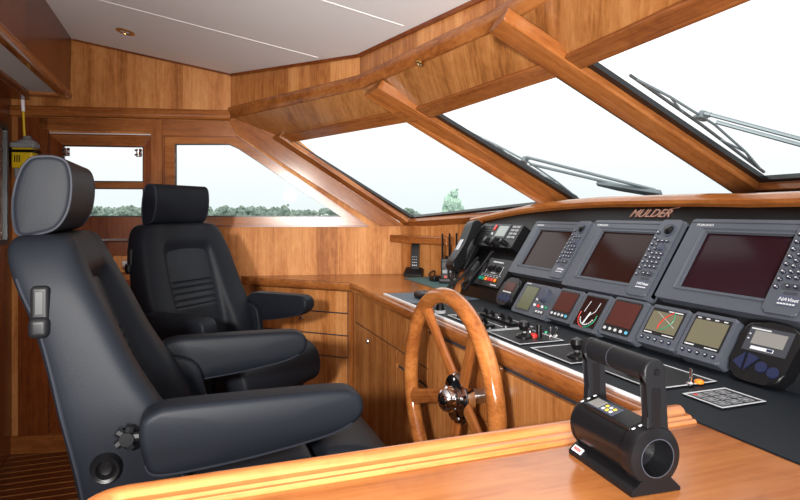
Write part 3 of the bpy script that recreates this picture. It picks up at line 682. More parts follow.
# switch panel
t,add,w,h,base=inst('switch_panel','black switch panel with green orange and red buttons below the radio','switch panel',-2.395,-.102,-2.165,.036,.03)
add(mb(M['black']).prism(rrect(0,0,w,h,.004),(0,0,.022),bev=.003),'plate')
for k,m in enumerate(('tealled','green','orange','red','red','orange')): add(mb(M[m]).box((.03+k*.027,.024,.022),(.045+k*.027,.04,.028),bev=.002),'button')
for k in range(3): add(mb(M['satin']).lathe([(.014,.022),(.013,.032),(.005,.036),(0,.036)],mx=T(.075+k*.035,.088+.004*(k%2),0)),'rocker_knob')
b=mb(M['silverp'])
for q in ((.07,.118,.16,.124),(.03,.055,.20,.0562),(.05,.06,.052,.10),(.18,.06,.182,.10),(.05,.1,.062,.102),(.17,.1,.182,.102),(.1,.064,.14,.068)): b.box((q[0],q[1],.022),(q[2],q[3],.0226))
for k in range(6): b.box((.03+k*.027,.046,.022),(.045+k*.027,.049,.0226))
b.box((.15,.008,.022),(.2,.013,.0226)); add(b,'printing')
# small autopilot remote
t,add,w,h,base=inst('depth_remote','small black rounded keypad unit with three blue keys, left end of lower row','instrument',-2.125,-.166,-2.0,-.045,.03)
add(mb(M['satin']).prism(smoothloop([(0.008,.115,0),(.06,.122,0),(.112,.115,0),(.122,.06,0),(.112,.008,0),(.06,-.003,0),(.008,.008,0),(-.002,.06,0)],4),(0,0,.035),bev=.01),'case')
add(mb(M['scr_b']).box((.025,.062,.034),(.095,.10,.0365)),'screen')
add(mb(M['glyph']).box((.03,.053,.035),(.09,.058,.0366)),'printing'); 
for k in range(3): add(mb(M['blue']).lathe([(.014,.034),(.013,.0375),(0,.038)],mx=T(.03+k*.03,.03,0)@Matrix.Diagonal((1,1.3,1,1)),seg=14),'key')
# autopilot with knob
t,add,w,h,base=inst('autopilot_control','grey autopilot control with olive display and large rotary knob','instrument',-1.972,-.180,-1.748,-.050,.03)
add(mb(M['bezel']).prism(rrect(0,0,w,h,.008),(0,0,.036),bev=.005),'case')
add(mb(M['groove']).box((.02,.012,.036),(.112,.120,.0372)),'display_bezel'); add(mb(M['lcd2']).box((.026,.018,.037),(.106,.114,.0382)),'display')
add(mb(M['bezel2']).lathe([(.027,.036),(.026,.054),(.022,.057),(0,.057)],mx=T(.168,.088,0)),'rotary_knob')
for k,m in enumerate(('glyph','red','glyph','green')): add(mb(M[m]).lathe([(.006,.036),(.005,.04),(0,.04)],mx=T(.13+.024*k,.046,0),seg=12),'button')
for k in range(2): add(mb(M['glyph']).lathe([(.005,.036),(.004,.04),(0,.04)],mx=T(.128,.070+.022*k,0),seg=12),'button')
add(mb(M['groove']).box((.15,.016,.036),(.205,.032,.0385),bev=.001),'key_strip')
b=mb(M['glyph'])
for k in range(3): b.box((.156+.016*k,.02,.0386),(.166+.016*k,.028,.039))
b.box((.01,.123,.036),(.04,.126,.0366)); add(b,'printing')
# square instruments
def square(name,label,u0,u1,v0,v1,scr,kind):
    t,add,w,h,base=inst(name,label,'instrument',u0,v0,u1,v1,.04,'square instruments along the lower dash')
    bz=M['bezel2'] if kind in('lcdkeys',) else M['bezel']
    if kind=='oval': bz=M['bezel']
    add(mb(bz).prism(rrect(0,0,w,h,.009),(0,0,.040),bev=.006),'case')
    if kind=='oval':
        add(mb(M['rubber']).prism(rrect(.012,.010,w-.018,h-.008,.008),(0,0,.0412)),'face'); add(mb(scr).box((.018,.034,.041),(w-.024,h-.014,.0424)),'screen')
        for k in range(5):
            add(mb(M['cyan'] if k==4 else M['silverp']).lathe([(.0052,.041),(.0048,.0435),(0,.0438)],mx=T(.024+k*(w-.055)/4,.021,0),seg=12),'button')
    elif kind=='gauge':
        add(mb(M['rubber']).box((.014,.012,.040),(w-.016,h-.010,.0412)),'face'); add(mb(scr).box((.018,.016,.0405),(w-.020,h-.014,.0420)),'screen')
        cx,cy=w*.5,.050
        b=mb(M['glyph'])
        for k in range(11):
            a=R(200+k*14); b.box((cx+.031*math.cos(a)-.0024,cy+.031*math.sin(a)-.0024,.042),(cx+.031*math.cos(a)+.0024,cy+.031*math.sin(a)+.0024,.0426))
        b.tube([(cx-.018,h-.03,.0424),(cx-.026,cy+.012,.0424)],.0009,5); b.tube([(cx+.028,h-.03,.0424),(cx+.024,cy+.02,.0424),(cx+.005,cy+.002,.0424)],.0009,5)
        add(b,'dial_marks')
        add(mb(M['red']).tube([(cx+.040*math.cos(R(a)),cy+.040*math.sin(R(a)),.0424) for a in range(165,271,8)],.0016,5),'red_arc'); add(mb(M['green']).tube([(cx+.040*math.cos(R(a)),cy+.040*math.sin(R(a)),.0424) for a in range(275,376,8)],.0016,5),'green_arc')
        add(mb(M['glyph']).tube([(cx-.004,cy-.028,.0432),(cx+.006,cy+.014,.0432)],.0022,6),'pointer')
    else:
        add(mb(M['rubber']).box((.012,.030,.040),(w-.012,h-.010,.0412)),'face'); add(mb(scr).box((.017,.040,.041),(w-.017,h-.020,.0424)),'screen')
        for k in range(5):
            q=mb(M['btn']).lathe([(.0058,.040),(.005,.0435),(0,.0438)],mx=T(.020+k*(w-.04)/4,.017,0),seg=12); q.use(M['glyph']).box((.0175+k*(w-.04)/4,.0160,.0437),(.0225+k*(w-.04)/4,.0185,.0441)); add(q,'button')
        b=mb(M['glyph']); b.box((.017,.033,.0412),(.045,.0365,.0416)); b.box((w-.055,.033,.0412),(w-.018,.0355,.0416))
        if kind=='lcdtop':
            for k in range(4): b.box((.02+k*.026,h-.0165,.0412),(.031+k*.026,h-.0135,.0416))
        else: b.box((w*.5,h-.0165,.0412),(w-.02,h-.0135,.0416))
        add(b,'printing')
        if kind=='rudder':
            A_=[(w*.44+.0,.046),(w*.42,.06),(w*.50,.085),(w*.66,.105)]; Bq=[(w*.66,.105),(w*.72,.080),(w*.60,.055),(w*.44,.046)]
            add(mb(M['red']).tube([V((x,y,.0428)) for x,y in [( p.x,p.y) for p in smoothloop([V((x,y,0)) for x,y in A_],4,False)]],.0013,5),'red_curve')
            add(mb(M['green']).tube([V((x,y,.0428)) for x,y in [( p.x,p.y) for p in smoothloop([V((x,y,0)) for x,y in Bq],4,False)]],.0013,5),'green_curve')
            add(mb(M['silverp']).tube([(w*.25,h-.022,.0426),(w*.8,.06,.0426)],.0006,4),'guide_line')
    return t
square('display_instrument','square grey instrument with dark red screen, next right of the knob autopilot',-1.742,-1.608,-.168,-.047,M['scr_b'],'oval')
square('dial_instrument','square grey instrument with red and green dial scale and white pointer',-1.604,-1.472,-.176,-.044,M['scr_r'],'gauge')
square('display_instrument','square grey instrument with dark red screen, right of the dial gauge',-1.468,-1.322,-.168,-.040,M['scr_b'],'oval')
square('rudder_instrument','square instrument with olive display showing a red and green curve',-1.312,-1.175,-.160,-.040,M['lcd'],'rudder')
square('display_instrument','square instrument with plain olive display, last before the black keypad unit',-1.168,-1.036,-.164,-.038,M['lcd'],'lcdtop')
# black keypad unit at right
t,add,w,h,base=inst('thruster_keypad','black keypad unit with grey display and blue triangle and round keys','instrument',-1.022,-.170,-.880,-.030,.04)
add(mb(M['satin']).prism(smoothloop([(.01,.136,0),(.132,.134,0),(.140,.07,0),(.128,.006,0),(.07,-.008,0),(.010,.006,0),(.003,.07,0)],5),(0,0,.034),bev=.008),'case')
add(mb(M['groove']).box((.018,.064,.034),(.124,.126,.0352)),'display_bezel'); add(mb(M['lcdk']).box((.034,.082,.035),(.112,.116,.0362)),'display')
b=mb(M['glyph']); b.box((.022,.1185,.0352),(.07,.1215,.0358)); b.box((.038,.069,.0352),(.094,.077,.0358)); b.box((.022,.104,.0352),(.026,.107,.0358)); b.box((.022,.092,.0352),(.026,.095,.0358)); add(b,'printing')
add(mb(M['blue']).box((.078,.070,.0356),(.092,.076,.0362)),'logo_patch')
add(mb(M['blue']).prism([V((.012,.030,.034)),V((.034,.058,.034)),V((.038,.016,.034))],(0,0,.003)),'key'); add(mb(M['blue']).prism([V((.042,.058,.034)),V((.070,.052,.034)),V((.046,.016,.034))],(0,0,.003)),'key')
for x,y in ((.082,.032),(.112,.026)): add(mb(M['blue']).lathe([(.0135,.034),(.0125,.0372),(0,.0375)],mx=T(x,y,0),seg=18),'key')
# ---- telephone handset on the left end of the dash
hp0=onpl(478,226,PO+Nv*.05,Nv); hp1=onpl(456,270,PO+Nv*.05,Nv)
hx=(hp1-hp0).normalized(); hn_=Nv; hy=hn_.cross(hx); HL=(hp1-hp0).length
HM=Matrix(((hy.x,hx.x,hn_.x,hp0.x),(hy.y,hx.y,hn_.y,hp0.y),(hy.z,hx.z,hn_.z,hp0.z),(0,0,0,1)))
th=thing('telephone_handset','black telephone handset with coiled cord hanging at the left end of the dash','telephone',HM)
def ha(b,nm,par=th): b.b.transform(HM); return b.fin(nm,par)
ha(mb(M['black']).box((-.045,-.01,-.045),(.040,HL*.95,-.012),bev=.008,seg=3),'cradle')
prof=[V((0,-.005,0)),V((0,-.012,.03)),V((0,.01,.05)),V((0,.06,.046)),V((0,HL*.5,.040)),V((0,HL-.06,.046)),V((0,HL-.005,.05)),V((0,HL+.012,.03)),V((0,HL+.0,-.004)),V((0,HL-.055,-.006)),V((0,HL-.075,.012)),V((0,.075,.012)),V((0,.055,-.006))]
b=mb(M['black']); b.prism([p+V((-.035,0,0)) for p in smoothloop(prof,3)],(.074,0,0),bev=.008,seg=3); ha(b,'handset')
b=mb(M['epg']).box((-.0365,.012,.010),(-.0345,HL-.02,.040),bev=.0008); ha(b,'side_sheen')  # grey plate paints the light reflected off the left face
b=mb(M['silverp']).box((-.018,HL*.42,.040),(.010,HL*.66,.046),bev=.003); ha(b,'keypad')
b=mb(M['rubber'])
for k in range(9): b.box((-.038,.03+k*.022,.006),(-.034,.04+k*.022,.036))
ha(b,'side_ribs')
ca=hp1+Nv*.02
cpts=smoothloop([ca,ca+V((-.02,-.03,-.06)),ca+V((-.06,-.05,-.11)),ca+V((-.10,-.10,-.10)),ca+V((-.03,-.15,-.03)),ca+V((.06,-.15,.06))],8,False)
mb(M['black']).tube(cpts,.0065,8).fin('cord',th)
# microphone on its clip beside the handset
hm=puv(466,262,.03); mc=thing('hand_microphone','black fist microphone clipped on the dash between handset and switch panel','microphone',PM@T(-2.47,-.10,0)); base=WM[mc.name]
b=mb(M['black']).prism(smoothloop([(0,0,0),(.05,-.01,0),(.06,.06,0),(.05,.10,0),(.01,.10,0),(-.006,.05,0)],4),(0,0,.04),bev=.008); b.b.transform(base); b.fin('body',mc)
b=mb(M['groove']).box((.012,.05,.04),(.045,.085,.042)); b.b.transform(base); b.fin('grille',mc)
mb(M['black']).tube(smoothloop([base@V((.03,0,.02)),base@V((.04,-.03,.05)),base@V((.08,-.05,.04)),base@V((.10,.02,.05)),base@V((.09,.10,.03)),base@V((.085,.17,.02))],6,False),.006,8).fin('cord',mc)
# ================================================================== WORKTOP CONTROLS
def plate(name,label,cat,x0,y0,x1,y1,group=None,z=WT+.003):
    t=thing(name,label,cat,T((x0+x1)/2,(y0+y1)/2,z),group)
    mb(M['black']).box((x0,y0,z),(x1,y1,z+.004),bev=.0015).fin('plate',t)
    mb(M['silverp']).slab([[V((x0,y0,z+.004)),V((x1,y0,z+.004)),V((x1,y1,z+.004)),V((x0,y1,z+.004))],[V((x0+.004,y0+.004,z+.004)),V((x1-.004,y0+.004,z+.004)),V((x1-.004,y1-.004,z+.004)),V((x0+.004,y1-.004,z+.004))]],(0,0,.0008)).fin('border_line',t)
    return t,z+.004
def toggle(t,x,y,z,m='chrome',h=.03):
    mb(M['chrome']).lathe([(.008,0),(.008,.004),(.005,.007),(0,.007)],mx=T(x,y,z),seg=12).fin('toggle_collar',t)
    mb(M[m]).tube([(x,y,z+.004),(x+.004,y,z+h)],[.0025,.0042],8).fin('toggle_switch',t)
def balllever(t,x,y,z,r=.018):
    mb(M['satin']).lathe([(.026,0),(.026,.004),(.020,.010),(.009,.013),(0,.013)],mx=T(x,y,z)).fin('lever_base',t)
    mb(M['steel']).tube([(x,y,z+.009),(x,y,z+.022)],.005,8).fin('lever_shaft',t)
    mb(M['satin']).lathe([(0,0),(r*.6,.003),(r,r),(r*.8,r*1.6),(0,r*2)],mx=T(x,y,z+.017)).fin('lever_knob',t)
t,z=plate('engine_control','black engine control plate with twin levers, nearest the wheel','control plate',.897,1.665,1.075,1.965)
for x in (.935,1.03):
    mb(M['satin']).box((x-.018,1.70,z),(x+.018,1.93,z+.010),bev=.004).fin('lever_housing',t)
    for y in (1.73,1.78,1.85,1.90):
        mb(M['satin']).tube([(x,y,z+.008),(x-.004,y,z+.020),(x-.018,y,z+.026)],[.006,.007,.009],8).fin('lever',t)
    mb(M['steel']).lathe([(.008,0),(.007,.004),(0,.005)],mx=T(x,1.815,z+.010),seg=12).fin('cap_screw',t)
for y in (1.69,1.945):
    for x in (.925,.985,1.045): mb(M['steel']).lathe([(.005,0),(.004,.003),(0,.003)],mx=T(x,y,z),seg=10).fin('cap_screw',t)
mb(M['silverp']).box((.975,1.70,z),(.979,1.93,z+.0006)).fin('printing',t)
t,z=plate('thruster_control','black joystick plate with ball knob and red button, left of the two','control plate',.893,1.455,1.045,1.655)
pj=onZ(524,337,z); balllever(t,pj.x,pj.y,z,.0185)
for px_,py_ in ((530,334),(550,334),(556,334)): q=onZ(px_,py_+3,z); toggle(t,q.x,q.y,z)
q=onZ(534,337,z); mb(M['red']).lathe([(.011,0),(.011,.008),(.008,.011),(0,.011)],mx=T(q.x,q.y,z)).fin('red_button',t)
q=onZ(539,337,z); mb(M['satin']).lathe([(.010,0),(.009,.035),(.007,.038),(0,.038)],mx=T(q.x,q.y,z)).fin('turn_knob',t)
q=onZ(546,333,z); mb(M['green']).lathe([(.006,0),(.005,.006),(0,.007)],mx=T(q.x,q.y,z),seg=12).fin('green_lamp',t)
t,z=plate('thruster_control','black joystick plate with ball knob and red button, beside the carry handle','control plate',.90,1.225,1.045,1.41)
pj=onZ(577,357,z); balllever(t,pj.x,pj.y,z,.0185)
for px_,py_ in ((584,352),(604,352)): q=onZ(px_,py_+3,z); toggle(t,q.x,q.y,z)
q=onZ(588,354,z); mb(M['red']).lathe([(.011,0),(.011,.008),(.008,.011),(0,.011)],mx=T(q.x,q.y,z)).fin('red_button',t)
q=onZ(594,354,z); mb(M['satin']).lathe([(.010,0),(.009,.035),(.007,.038),(0,.038)],mx=T(q.x,q.y,z)).fin('turn_knob',t)
t,z=plate('toggle_panel','black plate with chrome toggle and orange lamp behind the carry handle','control plate',.935,.985,1.115,1.215)
q=onZ(690,385,z); toggle(t,q.x,q.y,z,h=.035); q=onZ(699,383,z); mb(M['orange']).lathe([(.010,0),(.010,.005),(.006,.008),(0,.008)],mx=T(q.x,q.y,z)).fin('orange_lamp',t)
mb(M['satin']).lathe([(.03,0),(.028,.016),(.02,.02),(0,.02)],mx=T(1.0,1.10,z)).fin('round_knob',t)
t,z=plate('symbol_panel','black touch panel with white symbols at the right of the worktop','control plate',.972,.846,1.09,.943)
b=mb(M['epg'])
for k in range(3):
    for j in range(3):
        x=.985+k*.032; y=.858+j*.027; b.slab([[V((x,y,z)),V((x+.024,y,z)),V((x+.024,y+.02,z)),V((x,y+.02,z))],[V((x+.002,y+.002,z)),V((x+.022,y+.002,z)),V((x+.022,y+.018,z)),V((x+.002,y+.018,z))]],(0,0,.0006)); b.box((x+.007,y+.006,z),(x+.017,y+.014,z+.0006))
b.fin('symbol_print',t)
mb(M['red']).box((.988,.925,z),(.996,.931,z+.0012)).fin('red_mark',t)
# small black torch standing by the wheel and a black cup-like knob
q=onZ(440,313,WT+.003); t=thing('cone_switch','small black cone shaped control with white ring seen through the wheel','control',T(q))
mb(M['black']).lathe([(.018,.012),(.014,.03),(.004,.06),(0,.062)],mx=T(q)).fin('cone',t); mb(M['glyph']).lathe([(.021,0),(.021,.010),(.018,.012),(0,.012)],mx=T(q)).fin('ring',t)
q=onZ(424,299,WT); t=thing('storage_case','small black rounded case lying on the worktop beyond the wheel rim','case',T(q))
mb(M['black']).box((q.x-.035,q.y-.07,WT+.0),(q.x+.035,q.y+.05,WT+.035),bev=.016,seg=4).fin('case',t)
# ---- cordless phone and handheld radios
q=onZ(414.5,275.5,WT+.003); fz=WT+.003
t=thing('cordless_phone','black cordless phone standing in its charging cradle under the ledge','telephone',Matrix.Translation(q)@Matrix.Rotation(R(58),4,'Z')@Matrix.Scale(1.08,4)); base=WM[t.name]
def ad(b,nm,par=t,base_=None): b.b.transform(base_ or base); return b.fin(nm,par)
ad(mb(M['black']).prism([V((-.06,.055,0)),V((.055,.055,0)),V((.055,.055,.018)),V((.02,.055,.045)),V((-.03,.055,.03)),V((-.06,.055,.012))],(0,-.11,0),bev=.008),'cradle')
hs=ad(mb(M['black']).prism(smoothloop([(-.005,.02,.02),(.018,.02,.03),(.040,.02,.17),(.034,.02,.185),(.014,.02,.18),(-.008,.02,.06)],3),(0,-.045,0),bev=.011),'handset')
ad(mb(M['lcdk']).prism([V((.0045,.012,.120)),V((.0105,.012,.158)),V((.0095,.012,.158)),V((.0035,.012,.120))],(0,-.028,0)),'display',hs)
b=mb(M['silverp'])
for r_ in range(4):
    for c_ in range(3): x=-.0055+ .0024*r_; b.box((x-.003,-.014+c_*.010,.056+r_*.015),(x+.001,-.008+c_*.010,.062+r_*.015))
ad(b,'keys',hs)
for k,(px_,lab) in enumerate(((446,'left handheld radio with red button standing on the teal mat'),(453,'middle handheld radio, next right of the first one on the teal mat'),(460,'handheld radio hidden behind the telephone handset except its aerial'))):
    q=onZ(px_-1,283-k,fz)
    r=thing('handheld_radio',lab,'radio',Matrix.Translation(q)@Matrix.Rotation(R(62),4,'Z'),'handheld radios'); bs=WM[r.name]
    for b,nm in ((mb(M['black']).box((-.024,-.033,0),(.024,.033,.026),bev=.006),'charger'),(mb(M['black']).box((-.017,-.022,.018),(.017,.022,.135),bev=.006),'body'),(mb(M['black']).tube([(.004,.014,.13),(.004,.014,.27)],[.0065,.0045],8),'aerial'),(mb(M['satin']).lathe([(.007,.133),(.006,.15),(0,.15)],mx=T(.0,-.01,0),seg=10),'volume_knob'),(mb(M['groove']).box((-.0185,-.014,.09),(-.0165,.014,.112)),'display'),(mb(M['red']).box((-.0195,-.012,.03),(-.0165,.004,.042)),'red_button'),(mb(M['epg']).box((-.0185,-.012,.055),(-.0168,.012,.072)),'keys')):
        b.b.transform(bs); b.fin(nm,r)
q=onZ(436,281,fz); t=thing('charger_base','small black radio charger with cable between phone and handheld radios','charger',T(q)); mb(M['black']).box((q.x-.03,q.y-.035,fz),(q.x+.03,q.y+.035,fz+.03),bev=.008,seg=3).fin('base',t); mb(M['black']).tube(smoothloop([q+V((0,.03,.02)),q+V((.02,.07,.05)),q+V((.0,.10,.03)),q+V((.02,.13,.01))],6,False),.004,6).fin('cable',t)
# ================================================================== STEERING WHEEL
WX,WY,WZ,WR,DH=.70,1.532,.868,.292,.045
sw=thing('steering_wheel','large varnished wooden steering wheel with chrome hub','steering wheel',T(XF,WY,WZ))
def wv(a,r,x=0): return V((WX+x,WY-r*math.cos(R(a)),WZ+r*math.sin(R(a))))
mb(wood('trim',Yg,0,.15)).tube([wv(a,WR) for a in range(0,360,5)],.0235,16,closed=True).fin('rim',sw)
for k in range(5):
    a=52+72*k; p0=wv(a,.035,DH-.006); p1=wv(a,WR-.012,.0); tg=V((0,math.sin(R(a)),math.cos(R(a))))
    rad=(p1-p0).normalized(); rr=[]
    for s_,wd,dp in ((0,.028,.014),(.12,.025,.013),(.5,.021,.012),(.85,.023,.013),(1,.032,.016)):
        c=p0.lerp(p1,s_); rr.append([c+tg*(wd*math.cos(t_))*1.0+V((1,0,0))*dp*math.sin(t_) for t_ in [2*PI*j/12 for j in range(12)]])
    mb(wood('trim',rad,0,.16)).loft(rr).fin('spoke',sw)
HBM=T(WX+DH,WY,WZ-.008)@Matrix.Rotation(R(-90),4,'Y')
hub=mb(M['chrome']).lathe([(.030,-.02),(.068,-.012),(.074,.012),(.074,.018),(.068,.024),(.040,.027),(.036,.030),(.036,.045),(.031,.060),(.018,.070),(0,.073)],mx=HBM,seg=36).fin('hub',sw)
for k in range(5): 
    a=88+72*k; p=wv(a,.058,DH-.0250)-UP*.008; mb(M['steel']).lathe([(.006,0),(.005,.003),(0,.003)],mx=T(p)@Matrix.Rotation(R(-90),4,'Y'),seg=10).fin('hub_screw',hub)
mb(M['black']).lathe([(.0745,.0125),(.0755,.015),(.0745,.0175)],mx=HBM,seg=36).fin('hub_ring',sw)
mb(M['steel']).lathe([(.024,-.018),(.020,-(XF-WX-DH)+.03),(.034,-(XF-WX-DH)+.028),(.034,-(XF-WX-DH)+.012),(.0,-(XF-WX-DH)+.012)],mx=HBM).fin('shaft',sw)
mb(wood('trim',Zg,0,.2)).box((XF-.034,WY-.075,WZ-.095),(XF-.0145,WY+.075,WZ+.095),bev=.012,seg=3).fin('mounting_block',sw)
# ================================================================== HELM CHAIRS
def chair(label):
    t=thing('helm_chair',label,'chair',T(0,1.51,0),'helm chairs'); base=WM[t.name]
    def add(b,nm,par=t,sub=0,sm=40): b.b.transform(base); return b.fin(nm,par,smooth=sm,sub=sub)
    L=M['leather']
    #      z    xb     xf    w    recess wc
    S=[(1.358,-.305,-.245,.150,.0,.10),(1.352,-.322,-.226,.190,.0,.10),(1.325,-.328,-.212,.215,.002,.10),(1.275,-.312,-.190,.232,.006,.122),(1.245,-.300,-.175,.240,.045,.126),(1.18,-.272,-.143,.250,.052,.130),(1.10,-.250,-.108,.260,.056,.134),
       (1.02,-.232,-.060,.268,.075,.136),(.95,-.215,-.012,.270,.10,.138),(.88,-.200,.010,.268,.11,.135),(.82,-.192,.0,.262,.08,.14),(.785,-.185,-.03,.25,.05,.14),(.780,-.17,-.06,.22,.03,.12)]
    rings=[]
    for z,xb,xf,w,rc,wc in S:
        xb-=.010; w+=.006
        h=[(xb,0),(xb,.55*w),(xb+.001,.92*w),(xb+.008,w),(xb+.6*(xf-xb),w+.002),(xf-.022,w),(xf-.004,w-.012),(xf+.002,w-.045),(xf-.006,wc+.016),(xf-rc*.6-.004,wc+.002),(xf-rc-.004,wc-.012),(xf-rc-.004,0)]
        full=[(x,y) for x,y in h]+[(x,-y) for x,y in h[-2:0:-1]]
        rings.append([V((x,y,z)) for x,y in full])
    add(mb(L).loft(rings),'backrest',sub=2)
    # insert panel with cross ribs
    rr=[]; n=64
    for k in range(n+1):
        z=1.258-(1.258-.86)*k/n
        for (za,xa,ra,wa),(zb,xbb,rb,wb_) in zip([(s[0],s[2],s[4],s[5]) for s in S],[(s[0],s[2],s[4],s[5]) for s in S][1:]):
            if za>=z>=zb: f=(za-z)/(za-zb); xf=xa+(xbb-xa)*f; rc=ra+(rb-ra)*f; wc=wa+(wb_-wa)*f
        rib=.002+.011*abs(math.sin(PI*(1.115-z)/.026)) if 1.011<z<1.115 else .011
        xx=xf-max(rc,.045)+rib-.006+(.0 if 0<k<n else -.012); wq=wc-.004
        rr.append([V((xx-.02,-wq,z)),V((xx-.004,-wq+.002,z)),V((xx,-wq+.014,z)),V((xx+.003,0,z)),V((xx,wq-.014,z)),V((xx-.004,wq-.002,z)),V((xx-.02,wq,z))])
    add(mb(M['leather_in']).loft(rr),'back_insert',sm=60)
    # piping along both side edges
    for sy in (1,-1):
        add(mb(M['thread']).tube(smoothloop([V((S[i][2]-.024,sy*(S[i][3]-.001),S[i][0])) for i in range(3,11)],4,False),.0034,6),'piping')
        add(mb(M['thread']).tube(smoothloop([V((S[i][1]+.004,sy*(S[i][3]-.001),S[i][0])) for i in range(3,11)],4,False),.0034,6),'piping')
    # headrest
    hp=[onY(x,y,1.37) for x,y in ((13,200),(14.5,228),(22,237),(40,235),(57,229),(68,214),(72.5,195),(72.5,176),(68,162),(58,156.5),(45,155.5),(31,158),(20,172))]
    hp=[V((p.x,0,p.z)) for p in hp]
    hb_=mb(L).pillow(smoothloop(hp,4),-.150,.152,.011,.0015); hr=add(hb_,'headrest',sm=60)
    cx=sum(p.x for p in hp)/len(hp); cz=sum(p.z for p in hp)/len(hp)
    for sy in (-1,1): add(mb(M['thread']).tube([V((p.x*1.0+(p.x-cx)*-.035,sy*.148,p.z+(p.z-cz)*-.035)) for p in smoothloop(hp,4)],.0032,6,closed=True),'headrest_piping',hr)
    # seat
    sm_=lambda L_,n=4: smoothloop([V((x,0,z)) for x,z in L_],n)
    add(mb(L).pillow(sm_([(-.14,.74),(-.12,.83),(-.02,.855),(.12,.850),(.235,.862),(.262,.84),(.265,.76),(.24,.715),(.0,.70)]),-.245,.245,.022,.008),'seat_cushion',sm=60)
    add(mb(L).pillow(sm_([(.272,.76),(.275,.845),(.30,.872),(.37,.868),(.445,.835),(.478,.775),(.465,.715),(.40,.69),(.30,.695)]),-.245,.245,.022,.008),'thigh_cushion',sm=60)
    add(mb(M['black']).box((-.12,-.20,.655),(.40,.20,.71),bev=.012),'seat_pan')
    for sy in (1,-1):
        wing=[(-.20,.90),(-.12,.985),(-.045,.995),(.02,.965),(.045,.88),(.075,.79),(.03,.745),(-.15,.74)]
        if sy>0: add(mb(L).pillow(sm_(wing),sy*.262-.017,sy*.262+.017,.012,.003),'side_wing',sm=60)
        y0=sy*.312
        arm=[(-.088,1.008),(-.082,.945),(-.05,.908),(.10,.918),(.26,.941),(.318,.960),(.342,.985),(.338,1.015),(.318,1.030),(.295,1.034),(.24,1.036),(.10,1.037),(-.02,1.037),(-.06,1.032)]
        a=add(mb(L).pillow(sm_(arm),y0-.037,y0+.037,.014,.004),'armrest',sm=60)
        add(mb(M['thread']).tube([p+V((0,y0-.0355,0)) for p in smoothloop([V((x,0,z)) for x,z in ((-.078,.935),(-.05,.913),(.10,.922),(.258,.945),(.316,.965))],5,False)],.0022,5),'stitching',a)
        # armrest pivot and star knob
        add(mb(M['black']).tube([V((-.112,y0-sy*.075,.975)),V((-.05,y0,.975))],.012,10),'arm_pivot')
        k=mb(M['grip'])
        for j in range(5): k.tube([V((-.112,y0-.01*sy,.975)),V((-.112+.022*math.cos(R(72*j)),y0-.010*sy,.975+.022*math.sin(R(72*j))))],[.009,.009],8)
        k.tube([V((-.112,y0-.022*sy,.975)),V((-.112,y0+.004*sy,.975))],.013,12); add(k,'star_knob')
    # lumbar knob and recline slider on the starboard side
    add(mb(M['satin']).lathe([(.0,.010),(.010,.012),(.014,.008),(.018,.016),(.024,.018),(.027,.010),(.030,.0)],mx=T(-.150,-.2735,.913)@Matrix.Rotation(R(90),4,'X')),'lumbar_knob')
    sl=add(mb(M['grip']).box((-.282,-.258,1.165),(-.250,-.232,1.262),bev=.008,seg=3),'recline_slider')
    add(mb(M['grip']).box((-.284,-.270,1.165),(-.248,-.245,1.205),bev=.012,seg=4),'slider_knob',sl); add(mb(M['rubber']).box((-.272,-.2595,1.21),(-.260,-.257,1.252)),'slider_slot',sl)
    # pedestal
    add(mb(M['black']).lathe([(.20,0),(.20,.015),(.08,.04),(.06,.06),(.055,.40),(.075,.60),(.13,.645),(.14,.66),(0,.66)],mx=T(.06,0,0)),'pedestal')
    add(mb(M['steel']).lathe([(.058,.2),(.061,.205),(.061,.215),(.058,.22)],mx=T(.06,0,0)),'pedestal_ring')
    add(mb(M['steel']).tube([V((.33,.10,.70)),V((.335,.10,.66)),V((.335,.10,.58))],.007,8),'height_lever')
    return t
ch=chair('black leather helm chair in the left foreground, seen from its side behind the table rail')
far=dup(ch,None,T(.10,2.505,0)@Matrix.Rotation(R(-44),4,'Z')@Matrix.Diagonal((.75,1.0,1,1)),'black leather helm chair further away, swivelled in front of the port side window')
# ================================================================== FOREGROUND TABLE
YR=.858; TX0=-.128; TX1=XE+.031
tb=thing('chart_table','cherry wood chart table with raised edge rail in the foreground','table',(.35,.55,0))
tpoly=[V((TX1,.22,WT-.035)),V((TX1,YR-.02,WT-.035)),V((TX0+.03,YR-.02,WT-.035)),V((TX0+.005,YR-.045,WT-.035)),V((TX0+.005,.22,WT-.035))]
mb(wood('table',Xg,.0,.2,.8)).prism(tpoly,(0,0,.035)).fin('table_top',tb)
rp=[(-.046,-.034),(-.046,.002),(-.042,.006),(-.036,.006),(-.032,.010),(-.020,.011),(-.016,.017),(-.008,.021),(.002,.020),(.007,.014),(.008,.004),(.003,-.004),(.003,-.034)]
arc=[V((TX0+.05-.05*math.cos(R(a)),YR-.05+.05*math.sin(R(a)),WT)) for a in range(0,91,15)]
path=[V((TX0,.22,WT))]+arc+[V((.875,YR+.004,WT))]
mb(wood('table',Xg,0,.14,1.3)).sweep(path,rp).fin('fiddle_rail',tb)
mb(wood('panel',Zg,.12)).box((TX0+.03,.25,.08),(XF-.02,.80,WT-.035)).fin('cabinet_body',tb)
mb(wood('dark',Xg)).box((TX0+.06,.28,0),(XF-.03,.77,.08)).fin('plinth',tb)
